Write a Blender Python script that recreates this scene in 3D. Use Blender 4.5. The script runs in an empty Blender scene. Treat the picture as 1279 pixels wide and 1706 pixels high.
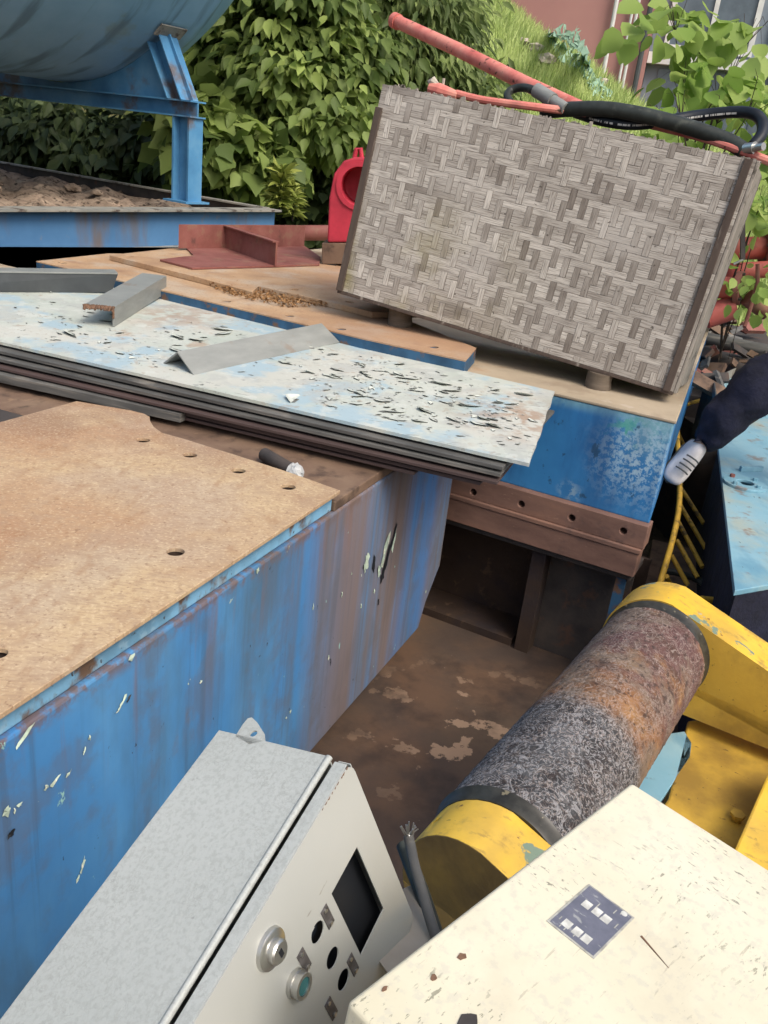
import bpy, bmesh, math, random
import numpy as np
from mathutils import Vector, Matrix
random.seed(7); RNG=np.random.default_rng(11)
R=math.radians
SC=bpy.context.scene; COL=SC.collection
V3=Vector
# ------------------------------------------------------------------ camera geometry
F=1440.; CX,CY=639.5,853.; CAM=V3((0,0,2.0))
d_=V3((240-CX,-(4250-CY),-F)).normalized(); Zc=-d_
fw=V3((0,0,-1)); Yc=(fw-Zc*fw.dot(Zc)).normalized(); Xc=Yc.cross(Zc)
ROT=Matrix((Xc,Yc,Zc))            # world = ROT @ cam
def ray(px,py): return (ROT@V3((px-CX,-(py-CY),-F))).normalized()
def P(px,py,z):
    r=ray(px,py); return CAM+r*((z-CAM.z)/r.z)
def PY(px,py,y):
    r=ray(px,py); return CAM+r*(y/r.y)
def PD(px,py,d): return CAM+ray(px,py)*d
def PL(px,py,p,n):
    r=ray(px,py); p=V3(p); n=V3(n); return CAM+r*((p-CAM).dot(n)/r.dot(n))
cam=bpy.data.objects.new('camera',bpy.data.cameras.new('camera')); COL.objects.link(cam)
cam.matrix_world=Matrix.Translation(CAM)@ROT.to_4x4()
cam.data.sensor_fit='VERTICAL'; cam.data.sensor_height=36; cam.data.lens=36*F/1706
cam.data.clip_start=.05; cam.data.clip_end=500; SC.camera=cam
# ------------------------------------------------------------------ light
w=bpy.data.worlds.new('World'); SC.world=w; w.use_nodes=True
nt=w.node_tree; bg=nt.nodes['Background']; sky=nt.nodes.new('ShaderNodeTexSky')
sky.sky_type='NISHITA'; sky.sun_disc=False; sky.sun_elevation=R(50); sky.sun_rotation=R(140)
sky.air_density=1.0; sky.dust_density=6; sky.ozone_density=1
nt.links.new(sky.outputs[0],bg.inputs[0]); bg.inputs[1].default_value=.15
sl=bpy.data.lights.new('sun','SUN'); sl.energy=1.25; sl.angle=R(24); sl.color=(1,.96,.9)
so=bpy.data.objects.new('sun',sl); COL.objects.link(so)
az,el=R(140),R(50)
sd=V3((math.sin(az)*math.cos(el),math.cos(az)*math.cos(el),math.sin(el)))
so.rotation_euler=sd.to_track_quat('Z','Y').to_euler()
SC.view_settings.view_transform='Standard'; SC.view_settings.look='None'
SC.view_settings.exposure=.40; SC.view_settings.gamma=1
SC.render.engine='CYCLES'
# ------------------------------------------------------------------ materials
def MAT(name,base,rough=.75,metal=0.,layers=(),bump=None,var=None,spec=.35,transl=0,org=None):
    m=bpy.data.materials.new(name); m.use_nodes=True; nt=m.node_tree; N=nt.nodes; L=nt.links
    b=N['Principled BSDF']; b.inputs['Roughness'].default_value=rough; b.inputs['Metallic'].default_value=metal
    b.inputs['Specular IOR Level'].default_value=spec
    tcn=N.new('ShaderNodeTexCoord'); va=N.new('ShaderNodeVectorMath'); va.operation='ADD'; L.new(tcn.outputs['Object'],va.inputs[0]); va.inputs[1].default_value=tuple(org) if org else (0,0,0)
    class tc: outputs={'Object':va.outputs[0]}
    def noise(s,d=6,dist=0,k='n',rg=.6,off=0):
        mp=N.new('ShaderNodeMapping'); L.new(tc.outputs['Object'],mp.inputs[0])
        sv=(s,s,s) if not isinstance(s,(tuple,list)) else s
        mp.inputs['Scale'].default_value=sv; mp.inputs['Location'].default_value=(off,off*.7,off*1.3)
        if k=='v':
            t=N.new('ShaderNodeTexVoronoi'); t.inputs['Scale'].default_value=1; L.new(mp.outputs[0],t.inputs[0]); return t.outputs['Distance']
        if k=='r':
            t=N.new('ShaderNodeTexNoise'); t.noise_type='RIDGED_MULTIFRACTAL'
        else: t=N.new('ShaderNodeTexNoise')
        t.inputs['Scale'].default_value=1; t.inputs['Detail'].default_value=d; t.inputs['Roughness'].default_value=rg
        t.inputs['Distortion'].default_value=dist; L.new(mp.outputs[0],t.inputs[0]); return t.outputs['Fac' if 'Fac' in t.outputs else 0]
    def mr(x,a,b_,smooth=True,lo=0,hi=1):
        q=N.new('ShaderNodeMapRange'); q.interpolation_type='SMOOTHSTEP' if smooth else 'LINEAR'
        L.new(x,q.inputs[0]); q.inputs[1].default_value=a; q.inputs[2].default_value=b_
        q.inputs[3].default_value=lo; q.inputs[4].default_value=hi; return q.outputs[0]
    def mul(a,b_,op='MULTIPLY'):
        q=N.new('ShaderNodeMath'); q.operation=op; L.new(a,q.inputs[0])
        if isinstance(b_,(int,float)): q.inputs[1].default_value=b_
        else: L.new(b_,q.inputs[1])
        return q.outputs[0]
    def mix(f,a,b_):
        q=N.new('ShaderNodeMix'); q.data_type='RGBA'; L.new(f,q.inputs['Factor'])
        for s_,v in (('A',a),('B',b_)):
            i=[x for x in q.inputs if x.name==s_ and x.type=='RGBA'][0]
            if isinstance(v,(tuple,list)): i.default_value=(*v[:3],1)
            else: L.new(v,i)
        return [x for x in q.outputs if x.type=='RGBA'][0]
    col=None
    if isinstance(base,list):
        n=noise(var[0] if var else 5,d=var[1] if var and len(var)>1 else 6,off=3)
        cr=N.new('ShaderNodeValToRGB'); L.new(n,cr.inputs[0]); e=cr.color_ramp.elements
        while len(e)<len(base): e.new(.5)
        for i,c in enumerate(base):
            e[i].position=.3+.4*i/(len(base)-1); e[i].color=(*c,1)
        col=cr.outputs[0]
    else:
        n=noise(var[0] if var else 4,off=3); k=var[2] if var and len(var)>2 else .15
        col=mix(mr(n,.3,.7),tuple(c*(1-k) for c in base),tuple(min(1,c*(1+k)) for c in base))
    rmask=None
    for i,l in enumerate(layers):
        nn=noise(l.get('s',5),l.get('d',6),l.get('dist',0),l.get('k','n'),l.get('rg',.6),l.get('off',i*7.3+1))
        t,ww=l.get('t',.5),l.get('w',.05)
        mk=mr(nn,t-ww,t+ww) if not l.get('band') else mr(mul(mul(nn,t,'SUBTRACT'),0.,'ABSOLUTE'),ww*.35,ww,lo=1,hi=0)
        if l.get('inv'): mk=mul(mul(mk,-1.),1.,'ADD')
        if 'm2' in l:
            s2,t2,w2=l['m2']; mk=mul(mk,mr(noise(s2,4,0,off=i*3.1+9),t2-w2,t2+w2))
        for g in l.get('g',()):
            sx=N.new('ShaderNodeSeparateXYZ'); L.new(tc.outputs['Object'],sx.inputs[0])
            mk=mul(mk,mr(sx.outputs[g[0]],g[1],g[2]))
        for sp in l.get('sph',()):      # spatially fixed stain
            dn=N.new('ShaderNodeVectorMath'); dn.operation='DISTANCE'; L.new(tc.outputs['Object'],dn.inputs[0]); dn.inputs[1].default_value=sp[0]
            dd=mul(dn.outputs['Value'],mul(noise(9,5,off=4),sp[1]*sp[3] if len(sp)>3 else sp[1]*.6),'ADD')
            mk=mul(mk,mr(dd,sp[2]+(sp[1]*.3),sp[1]*1.3,lo=1,hi=0))
        if 'a' in l: mk=mul(mk,l['a'])
        col=mix(mk,col,l['c'])
        if 'r' in l:
            q=N.new('ShaderNodeMix'); q.data_type='FLOAT'; L.new(mk,q.inputs[0])
            if rmask is None: q.inputs[2].default_value=rough
            else: L.new(rmask,q.inputs[2])
            q.inputs[3].default_value=l['r']; rmask=q.outputs[0]
    if rmask is not None: L.new(rmask,b.inputs['Roughness'])
    L.new(col,b.inputs['Base Color'])
    if bump:
        s,st=bump[0],bump[1]
        bn=N.new('ShaderNodeBump'); bn.inputs['Strength'].default_value=st; bn.inputs['Distance'].default_value=bump[2] if len(bump)>2 else .004
        L.new(noise(s,8,off=5),bn.inputs['Height']); L.new(bn.outputs[0],b.inputs['Normal'])
    return m
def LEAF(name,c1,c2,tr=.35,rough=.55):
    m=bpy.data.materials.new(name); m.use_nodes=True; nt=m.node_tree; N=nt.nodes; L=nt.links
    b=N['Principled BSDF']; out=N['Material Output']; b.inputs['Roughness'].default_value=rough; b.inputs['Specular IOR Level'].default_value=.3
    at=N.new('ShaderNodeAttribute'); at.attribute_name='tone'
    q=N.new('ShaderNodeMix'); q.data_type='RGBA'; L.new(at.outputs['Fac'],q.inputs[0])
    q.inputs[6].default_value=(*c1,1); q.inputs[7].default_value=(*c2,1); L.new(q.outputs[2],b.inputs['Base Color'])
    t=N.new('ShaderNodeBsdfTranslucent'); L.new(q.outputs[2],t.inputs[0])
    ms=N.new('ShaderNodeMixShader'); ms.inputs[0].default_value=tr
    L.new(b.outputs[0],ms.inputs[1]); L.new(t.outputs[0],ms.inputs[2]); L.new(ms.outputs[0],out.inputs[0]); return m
RUST=(.17,.075,.035); DRUST=(.07,.04,.028); BLUE=(.028,.13,.33); LBLUE=(.08,.27,.5)
m={}
OA=(-.4,1.5,.2); OB=P(925,655,1.2); OB=(OB.x,OB.y,0); OS=tuple(P(882,772,1.19)); OO=tuple(P(300,450,1.2))
m['deckrust']=MAT('tan_rust_plate',[(.33,.22,.14),(.44,.315,.19),(.50,.38,.245)],.8,var=(2.2,9),bump=(160,.35,.002),org=OA,layers=[
  dict(c=(.36,.20,.11),s=1.4,t=.56,w=.12,a=.75),dict(c=(.54,.42,.25),s=3,t=.58,w=.1,a=.6),dict(c=(.40,.33,.26),s=2.6,t=.56,w=.1,a=.5,off=71),
  dict(c=(.25,.155,.10),s=(2,2,2),t=.5,w=.1,a=.75,g=((1,2.1,2.6),)),
  dict(c=(.22,.13,.08),s=90,t=.62,w=.06,a=.7),dict(c=(.62,.50,.33),s=130,t=.58,w=.06,a=.5),dict(c=(.30,.20,.13),s=(45,160,60),t=.56,w=.07,a=.45),dict(c=(.34,.24,.16),s=22,t=.57,w=.06,a=.4),dict(c=(.30,.17,.09),s=(30,12,20),t=.62,w=.1,a=.5),
  dict(c=(.10,.06,.04),s=(6,70,20),t=.72,w=.04,a=.6,m2=(1.5,.55,.1)),
  dict(c=(.42,.20,.10),s=5,t=.7,w=.06,a=.5)])
m['sideblue']=MAT('streaked_blue_side',[(.045,.18,.42),(.065,.235,.50),(.11,.32,.58)],.55,var=((1.6,1.6,.9),7),bump=(40,.25,.003),org=OA,layers=[
  dict(c=(.07,.13,.18),s=(2.6,2.6,.8),t=.55,w=.10,a=.75),dict(c=(.10,.12,.13),s=(6,6,.5),t=.60,w=.08,a=.6),dict(c=(.16,.12,.09),s=(2.5,2.5,2),t=.60,w=.05,a=.8,m2=((18,18,2.5),.48,.12)),
  dict(c=(.19,.14,.12),s=(6,6,.3),t=.40,w=.13,a=.92,g=((1,1.95,2.45),),r=.85),dict(c=(.05,.19,.46),s=(5,5,.3),t=.44,w=.1,a=.8,off=17,g=((1,2.75,2.95),(1,3.16,3.05))),
  dict(c=(.10,.15,.17),s=(8,8,.4),t=.60,w=.1,a=.25,off=31,r=.85),
  dict(c=(.05,.07,.09),s=(24,24,.5),t=.62,w=.06,a=.3),
  dict(c=(.04,.10,.17),s=(60,60,1.2),t=.6,w=.06,a=.12),
  dict(c=(.20,.11,.07),s=(14,14,1.0),t=.58,w=.07,a=.55,g=((2,.65,1.05),)),
  dict(c=(.16,.10,.075),s=30,t=.50,w=.09,a=.85,g=((2,.985,1.03),)),
  dict(c=(.12,.11,.11),s=5,t=.52,w=.07,a=.4,m2=((9,9,1),.5,.1)),
  dict(c=(.30,.55,.50),s=(26,26,15),t=.715,w=.01,a=.9),
  dict(c=(.55,.62,.45),s=(19,19,15),t=.735,w=.008,a=.9,off=12),
  dict(c=(.02,.02,.025),s=(40,40,26),t=.71,w=.015,a=.9)])
m['ledgeblue']=MAT('worn_blue_ledge',(.17,.36,.52),.55,var=(9,6,.25),bump=(50,.3),layers=[
  dict(c=(.14,.09,.06),s=(9,9,6),t=.56,w=.05),dict(c=(.3,.45,.55),s=20,t=.6,w=.05,a=.6),dict(c=(.05,.05,.05),s=40,t=.66,w=.03)])
m['brownsteel']=MAT('brown_steel',[(.10,.065,.045),(.17,.11,.075),(.22,.15,.10)],.75,var=(5,8),bump=(90,.3),layers=[
  dict(c=(.06,.04,.03),s=9,t=.6,w=.08,a=.8),dict(c=(.30,.20,.12),s=14,t=.66,w=.06,a=.6)])
m['darksteel']=MAT('dark_steel',[(.03,.028,.028),(.055,.048,.045),(.08,.065,.055)],.7,var=(8,8),bump=(70,.3),layers=[dict(c=(.11,.06,.04),s=11,t=.62,w=.06,a=.7)])
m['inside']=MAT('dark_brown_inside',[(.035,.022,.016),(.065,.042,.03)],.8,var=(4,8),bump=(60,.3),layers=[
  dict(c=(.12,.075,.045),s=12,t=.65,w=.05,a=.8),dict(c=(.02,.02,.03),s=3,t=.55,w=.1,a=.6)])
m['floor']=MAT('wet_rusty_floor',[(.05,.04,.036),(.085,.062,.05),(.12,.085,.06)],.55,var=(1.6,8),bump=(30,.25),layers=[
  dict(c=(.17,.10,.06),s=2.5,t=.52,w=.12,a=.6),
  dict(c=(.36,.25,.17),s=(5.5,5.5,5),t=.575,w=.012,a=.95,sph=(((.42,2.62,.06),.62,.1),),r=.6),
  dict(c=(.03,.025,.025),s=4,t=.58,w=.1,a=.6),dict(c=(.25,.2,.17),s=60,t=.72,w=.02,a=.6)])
m['sheet']=MAT('peeling_pale_paint',[(.37,.42,.37),(.45,.49,.44),(.50,.53,.48)],.7,var=(3,8),bump=(60,.3,.003),org=OS,layers=[
  dict(c=(.50,.50,.45),s=2.5,t=.54,w=.06,a=.7),dict(c=(.30,.43,.50),s=3.2,t=.57,w=.05,a=.8),dict(c=(.38,.40,.38),s=6,t=.57,w=.05,a=.6),dict(c=(.53,.56,.52),s=14,t=.60,w=.03,a=.5),
  dict(c=(.35,.24,.16),s=7,t=.66,w=.05,a=.7,m2=(1.6,.5,.08)),
  dict(c=(.30,.19,.12),s=12,t=.50,w=.07,a=.75,sph=(((.42,2.85,1.2),.34,.02),)),
  dict(c=(.33,.21,.14),s=14,t=.5,w=.08,a=.6,sph=(((-1.0,3.75,1.2),.35,.02),)),
  dict(c=(.12,.13,.12),s=(30,30,30),t=.68,w=.015,a=.9,m2=(1.7,.52,.06)),
  dict(c=(.10,.11,.10),s=140,t=.7,w=.02,a=.7),
  dict(c=(.22,.23,.22),s=(22,70,30),t=.62,w=.03,a=.7,m2=(3,.5,.06)),dict(c=(.34,.27,.2),s=28,t=.62,w=.03,a=.6,m2=(2.5,.52,.05))])
m['flake']=MAT('curled_paint_flake',(.52,.56,.51),.75,var=(20,6,.15))
m['flakeshade']=MAT('painted_shade_under_flake',(.15,.155,.145),.8,var=(20,6,.4))  # shade below the curled flakes, put into the colour
m['bflake']=MAT('pale_green_flake',(.42,.52,.42),.7,var=(25,6,.35),layers=[dict(c=(.62,.62,.5),s=40,t=.6,w=.05)])
m['sheetdark']=MAT('dark_grey_sheet',[(.05,.05,.048),(.10,.10,.095),(.16,.155,.14)],.6,var=((3,3,30),6),bump=(40,.3),layers=[dict(c=(.24,.22,.19),s=(4,4,80),t=.62,w=.06,a=.6)])
m['sheetbrown']=MAT('purple_brown_sheet',[(.05,.035,.033),(.09,.06,.055)],.7,var=((3,3,30),6),bump=(40,.3))
m['facebluebright']=MAT('bright_blue_paint',[(.028,.16,.40),(.036,.20,.46),(.05,.24,.52)],.45,var=(2.5,5),bump=(30,.12),org=OB,layers=[
  dict(c=(.25,.50,.56),s=9,t=.45,w=.06,a=.85,sph=(((.95,3.1,1.17),.17,.0),)),
  dict(c=(.25,.50,.56),s=11,t=.42,w=.08,a=.8,g=((2,1.14,1.19),)),
  dict(c=(.42,.60,.72),s=(55,55,55),t=.50,w=.04,a=.9,sph=(((.93,3.12,1.03),.26,.0),),rg=.75),
  dict(c=(.09,.40,.30),s=20,t=.56,w=.04,a=.8,sph=(((.86,3.14,1.13),.12,.0),)),
  dict(c=(.30,.45,.55),s=30,t=.52,w=.05,a=.8,sph=(((.72,3.21,.83),.07,.0),)),
  dict(c=(.015,.05,.16),s=(4,4,1),t=.55,w=.12,a=.6),dict(c=(.02,.06,.12),s=(18,18,14),t=.66,w=.03,a=.8)])
m['flange']=MAT('purple_rust_flange',[(.13,.075,.06),(.19,.11,.085),(.25,.14,.10)],.7,var=((4,4,12),8),bump=(60,.3),layers=[
  dict(c=(.05,.045,.05),s=8,t=.62,w=.07,a=.6),dict(c=(.35,.22,.15),s=(40,40,120),t=.68,w=.04,a=.6)])
m['decktan']=MAT('weathered_tan_deck',[(.30,.25,.18),(.40,.33,.235),(.46,.39,.29)],.75,var=(2.2,8),bump=(100,.3),layers=[
  dict(c=(.26,.20,.14),s=5,t=.6,w=.08,a=.6),dict(c=(.5,.44,.36),s=9,t=.66,w=.06,a=.5),dict(c=(.36,.2,.1),s=4,t=.66,w=.08,a=.5)])
m['orange']=MAT('orange_rust_plate',[(.32,.20,.12),(.43,.28,.16),(.50,.36,.23)],.8,var=(3,8),bump=(120,.35),org=OO,layers=[
  dict(c=(.25,.14,.09),s=6,t=.62,w=.08,a=.6),dict(c=(.45,.39,.31),s=4,t=.56,w=.1,a=.6),dict(c=(.25,.16,.1),s=70,t=.6,w=.06,a=.5),dict(c=(.33,.19,.12),s=1.2,t=.5,w=.15,a=.6,g=((0,-.8,-.1),))])
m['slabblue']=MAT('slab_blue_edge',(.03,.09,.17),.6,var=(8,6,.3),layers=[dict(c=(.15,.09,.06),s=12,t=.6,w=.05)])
m['chips']=MAT('rusty_chips',[(.10,.055,.025),(.28,.15,.06),(.38,.24,.12)],.85,var=(70,3))
m['redbrown']=MAT('red_oxide_steel',[(.16,.055,.045),(.23,.085,.07),(.28,.12,.10)],.7,var=(5,8),bump=(60,.25),layers=[dict(c=(.25,.15,.10),s=10,t=.6,w=.08,a=.6),dict(c=(.07,.04,.035),s=8,t=.64,w=.06,a=.6)])
m['redpump']=MAT('red_pump_paint',(.45,.035,.06),.45,var=(6,6,.2),layers=[dict(c=(.12,.05,.04),s=14,t=.66,w=.04)])
m['redpipe']=MAT('faded_red_pipe',[(.48,.12,.10),(.62,.21,.17),(.66,.30,.23)],.55,var=(9,6),layers=[dict(c=(.12,.06,.04),s=30,t=.64,w=.04),dict(c=(.6,.42,.32),s=14,t=.64,w=.05,a=.5)])
m['pinkpipe']=MAT('pink_red_pipe',[(.42,.09,.08),(.52,.14,.12)],.5,var=(6,6),layers=[dict(c=(.2,.08,.06),s=12,t=.6,w=.08,a=.6)])
m['greysteel']=MAT('grey_galvanised_angle',[(.20,.215,.205),(.28,.295,.28)],.5,metal=.1,var=((6,6,30),6),bump=(120,.15),layers=[dict(c=(.22,.17,.13),s=9,t=.66,w=.06,a=.6)])
m['greyside']=MAT('dark_grey_channel',[(.045,.05,.055),(.08,.09,.095)],.5,var=(5,6))
m['torn']=MAT('torn_rust_edge',(.14,.08,.05),.8,var=(50,4,.4))
m['tank']=MAT('faded_blue_tank',[(.17,.36,.56),(.22,.43,.64),(.28,.49,.68)],.5,var=(1.2,6),bump=(20,.12),layers=[
  dict(c=(.025,.06,.10),s=(1.2,16,16),t=.55,w=.08,a=.0),dict(c=(.2,.22,.12),s=2,t=.66,w=.06,a=.4)])
m['frameblue']=MAT('blue_steel_frame',[(.05,.17,.34),(.08,.25,.45),(.14,.32,.50)],.5,var=(2.5,6),bump=(30,.15),layers=[
  dict(c=(.13,.09,.07),s=2.2,t=.6,w=.06,a=.85),dict(c=(.25,.22,.17),s=9,t=.68,w=.05,a=.6)])
m['frametop']=MAT('pale_worn_flange',[(.18,.19,.18),(.34,.32,.27)],.7,var=(6,6),layers=[dict(c=(.08,.06,.05),s=10,t=.6,w=.06)])
m['frameside']=MAT('faded_blue_web',[(.06,.16,.32),(.10,.24,.44)],.55,var=(1.5,5),layers=[dict(c=(.15,.12,.10),s=(1.1,1.1,.3),t=.57,w=.05,a=.9),dict(c=(.2,.2,.2),s=8,t=.66,w=.05,a=.5)])
m['soil']=MAT('dry_soil',[(.16,.12,.085),(.28,.21,.155),(.40,.32,.24)],.95,var=(7,8),bump=(18,.8,.03),layers=[dict(c=(.05,.035,.025),s=16,t=.58,w=.06)])
m['ground']=MAT('dark_yard_ground',[(.04,.033,.026),(.075,.06,.045),(.11,.09,.065)],.95,var=(2,8),bump=(12,.8,.03))
m['hill']=MAT('grassy_hill',[(.04,.055,.015),(.09,.12,.03),(.15,.18,.06)],.95,var=(1.5,8),bump=(9,.8,.05),layers=[dict(c=(.26,.2,.13),s=1.1,t=.62,w=.05,a=.8)])
m['wood']=MAT('weathered_grey_wood',[(.09,.07,.05),(.17,.14,.11)],.85,var=((6,6,40),6),bump=(60,.4))
m['batten']=MAT('dark_brown_batten',[(.055,.04,.033),(.10,.075,.06)],.8,var=((30,4,10),6),bump=(60,.4),layers=[dict(c=(.33,.3,.26),s=(20,4,20),t=.64,w=.05,a=.7)])
m['plyedge']=MAT('frayed_panel_edge',[(.20,.18,.15),(.36,.33,.29)],.9,var=((60,6,60),6),bump=(90,.6),layers=[dict(c=(.07,.06,.045),s=14,t=.62,w=.05)])
m['cabgrey']=MAT('grey_enamel',[(.38,.41,.39),(.44,.47,.45)],.4,var=(4,5),bump=(260,.5,.0012),layers=[
  dict(c=(.52,.46,.33),s=5,t=.66,w=.08,a=.5),dict(c=(.30,.32,.30),s=170,t=.54,w=.08,a=.4),dict(c=(.27,.28,.26),s=(60,60,60),band=1,t=.5,w=.025,dist=1.5,d=4,a=.35,m2=(9,.48,.08)),dict(c=(.22,.23,.22),s=60,t=.69,w=.02,a=.5),dict(c=(.18,.18,.17),s=(50,12,50),t=.73,w=.02,a=.6)])
m['cabdoor']=MAT('smooth_grey_enamel',[(.37,.385,.36),(.43,.445,.42)],.35,var=(2.5,4),bump=(300,.12,.001),layers=[
  dict(c=(.40,.35,.28),s=5,t=.66,w=.08,a=.4),dict(c=(.08,.12,.09),s=90,t=.70,w=.02,a=.8,sph=(((.035,.235,0),.04,0),)),dict(c=(.22,.2,.17),s=(18,70,20),t=.73,w=.015,a=.6)])
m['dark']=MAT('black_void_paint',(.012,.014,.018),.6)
m['rubber']=MAT('black_rubber',(.03,.036,.032),.45,var=(14,5,.3),layers=[dict(c=(.14,.15,.12),s=20,t=.62,w=.08,a=.4)])
m['rubberdark']=MAT('dark_rubber',(.012,.016,.022),.4,var=(14,5,.3))
m['mark']=MAT('white_print',(.5,.5,.47),.6)
m['chrome']=MAT('dull_chrome',(.55,.55,.52),.3,metal=.9,var=(20,4,.1))
m['teal']=MAT('teal_button_cap',(.04,.16,.17),.3)
m['labelplate']=MAT('dark_label_plate',(.09,.085,.085),.45,var=(60,4,.4))
m['cream']=MAT('chipped_cream_enamel',[(.60,.57,.42),(.67,.64,.49),(.70,.68,.54)],.45,var=(3,6),bump=(180,.15,.001),layers=[
  dict(c=(.72,.60,.45),s=4,t=.62,w=.12,a=.4),
  dict(c=(.50,.49,.42),s=90,t=.58,w=.07,a=.4),dict(c=(.55,.50,.38),s=9,t=.58,w=.1,a=.4),
  dict(c=(.17,.17,.12),s=(75,230,80),t=.625,w=.02,a=.75,m2=(5,.56,.05)),
  dict(c=(.14,.14,.11),s=(240,80,90),t=.625,w=.02,a=.75,m2=(6,.55,.05)),
  dict(c=(.35,.32,.24),s=(25,200,80),t=.68,w=.02,a=.5),dict(c=(.25,.2,.13),s=200,t=.70,w=.02,a=.6)])
m['plate']=MAT('worn_nameplate',[(.13,.14,.18),(.19,.20,.25)],.45,metal=.2,var=(50,5),layers=[dict(c=(.40,.41,.40),s=(110,35,50),t=.62,w=.03,a=.8),dict(c=(.42,.42,.40),s=70,t=.66,w=.03,a=.6)])
m['platerim']=MAT('nameplate_rim',(.38,.38,.34),.5,var=(80,5,.3))
m['paper']=MAT('pale_cells',(.55,.56,.52),.6,var=(90,5,.25))
m['yellow']=MAT('bright_yellow_paint',[(.66,.40,.035),(.76,.48,.05),(.80,.54,.09)],.5,var=(3,6),bump=(60,.15),layers=[
  dict(c=(.42,.27,.07),s=4.0,t=.55,w=.12,a=.6),dict(c=(.22,.15,.06),s=11,t=.62,w=.06,a=.6),dict(c=(.30,.2,.07),s=(50,18,50),t=.62,w=.04,a=.5),
  dict(c=(.16,.24,.19),s=8,t=.62,w=.012,a=.95,dist=.8),dict(c=(.14,.06,.04),s=22,t=.70,w=.02,a=.9),
  dict(c=(.38,.42,.34),s=8,t=.675,w=.012,a=.8,off=29.2-1-14.6,dist=.8),
  dict(c=(.2,.13,.04),s=(60,20,40),t=.7,w=.02,a=.7),dict(c=(.1,.08,.03),s=110,t=.71,w=.02,a=.6)])
m['yellowshade_dirt']=MAT('dirty_shaded_yellow_paint',[(.40,.25,.05),(.55,.35,.05),(.64,.42,.06)],.5,var=(2.2,7),bump=(60,.2),layers=[  # darker copy of the yellow: shade put into the colour, plus dirt
  dict(c=(.15,.09,.03),s=3,t=.55,w=.12,a=.7),dict(c=(.08,.05,.03),s=(50,20,50),t=.69,w=.02,a=.8),dict(c=(.1,.08,.03),s=60,t=.68,w=.02,a=.7)])
m['yellowtube']=MAT('yellow_tube_paint',(.60,.37,.05),.5,var=(10,6,.25),layers=[dict(c=(.15,.1,.04),s=20,t=.6,w=.06)])
m['grimeshade']=MAT('grimy_shaded_yellow_face',[(.10,.07,.035),(.22,.15,.05),(.38,.25,.06)],.6,var=(5,7),bump=(40,.3))  # yellow-brown face: grime plus painted-in shade below the rim
m['ring']=MAT('greasy_black_ring',(.035,.035,.03),.35,var=(30,5,.4),layers=[dict(c=(.3,.27,.18),s=(40,40,40),t=.66,w=.03,a=.6)])
m['lpanel']=MAT('pale_blue_panel',[(.15,.33,.42),(.21,.40,.49),(.28,.45,.51)],.5,var=(2.4,6),bump=(40,.2),layers=[
  dict(c=(.38,.38,.28),s=(3,3,6),t=.56,w=.1,a=.7),dict(c=(.10,.25,.36),s=(7,3,6),t=.58,w=.08,a=.6),dict(c=(.22,.13,.08),s=9,t=.63,w=.05,a=.7),dict(c=(.03,.06,.08),s=(40,14,30),t=.70,w=.015,a=.9),dict(c=(.10,.07,.05),s=14,t=.69,w=.03,a=.8)])
m['lpanel2']=MAT('mid_blue_plate',[(.05,.20,.42),(.09,.27,.50)],.5,var=(2.4,6),layers=[dict(c=(.03,.05,.08),s=14,t=.68,w=.03,a=.8)])
m['navy']=MAT('navy_cloth_and_box_shade',(.010,.012,.028),.9,var=(12,6,.35),bump=(14,.6,.02))
m['skin']=MAT('skin',(.45,.26,.18),.55)
m['hair']=MAT('black_hair',(.015,.012,.01),.6)
m['shoe']=MAT('white_trainer_fabric',(.62,.60,.60),.75,var=(20,6,.15),bump=(200,.3,.002))
m['sole']=MAT('grey_rubber_sole',(.20,.18,.15),.7,var=(20,5,.2))
m['foil']=MAT('crumpled_pale_plastic',(.45,.47,.47),.35,var=(12,6,.3))
m['bwall']=MAT('dull_red_wall',[(.36,.18,.17),(.42,.22,.20)],.8,var=(.5,5),layers=[dict(c=(.34,.2,.18),s=(2,2,.3),t=.6,w=.08,a=.5)])
m['bgrey']=MAT('blue_grey_wall',(.20,.24,.29),.7,var=(1,5,.1))
m['bwhite']=MAT('white_frame',(.62,.63,.62),.6,var=(3,5,.1))
m['bglass']=MAT('window_glass',(.10,.13,.16),.15,spec=.6)
m['net']=MAT('teal_green_netting',[(.25,.42,.30),(.38,.56,.46)],.6,var=(3,6))
m['pale']=MAT('pale_rubble',[(.35,.30,.24),(.5,.47,.4)],.9,var=(4,6))
m['bark']=MAT('brown_bark',(.05,.038,.028),.9,var=(9,6,.3),bump=(30,.6,.02))
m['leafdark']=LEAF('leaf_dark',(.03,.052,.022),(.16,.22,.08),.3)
m['leafmid']=LEAF('leaf_mid',(.06,.11,.03),(.46,.58,.17),.45)
m['leafdroop']=LEAF('leaf_droop',(.06,.10,.03),(.40,.50,.18),.42)
m['leafbright']=LEAF('leaf_bright',(.20,.34,.06),(.55,.66,.22),.5)
m['leafspike']=LEAF('leaf_spiky',(.14,.19,.03),(.38,.42,.10),.3)
m['grass']=LEAF('grass_blade',(.26,.38,.10),(.68,.78,.34),.4)
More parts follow.
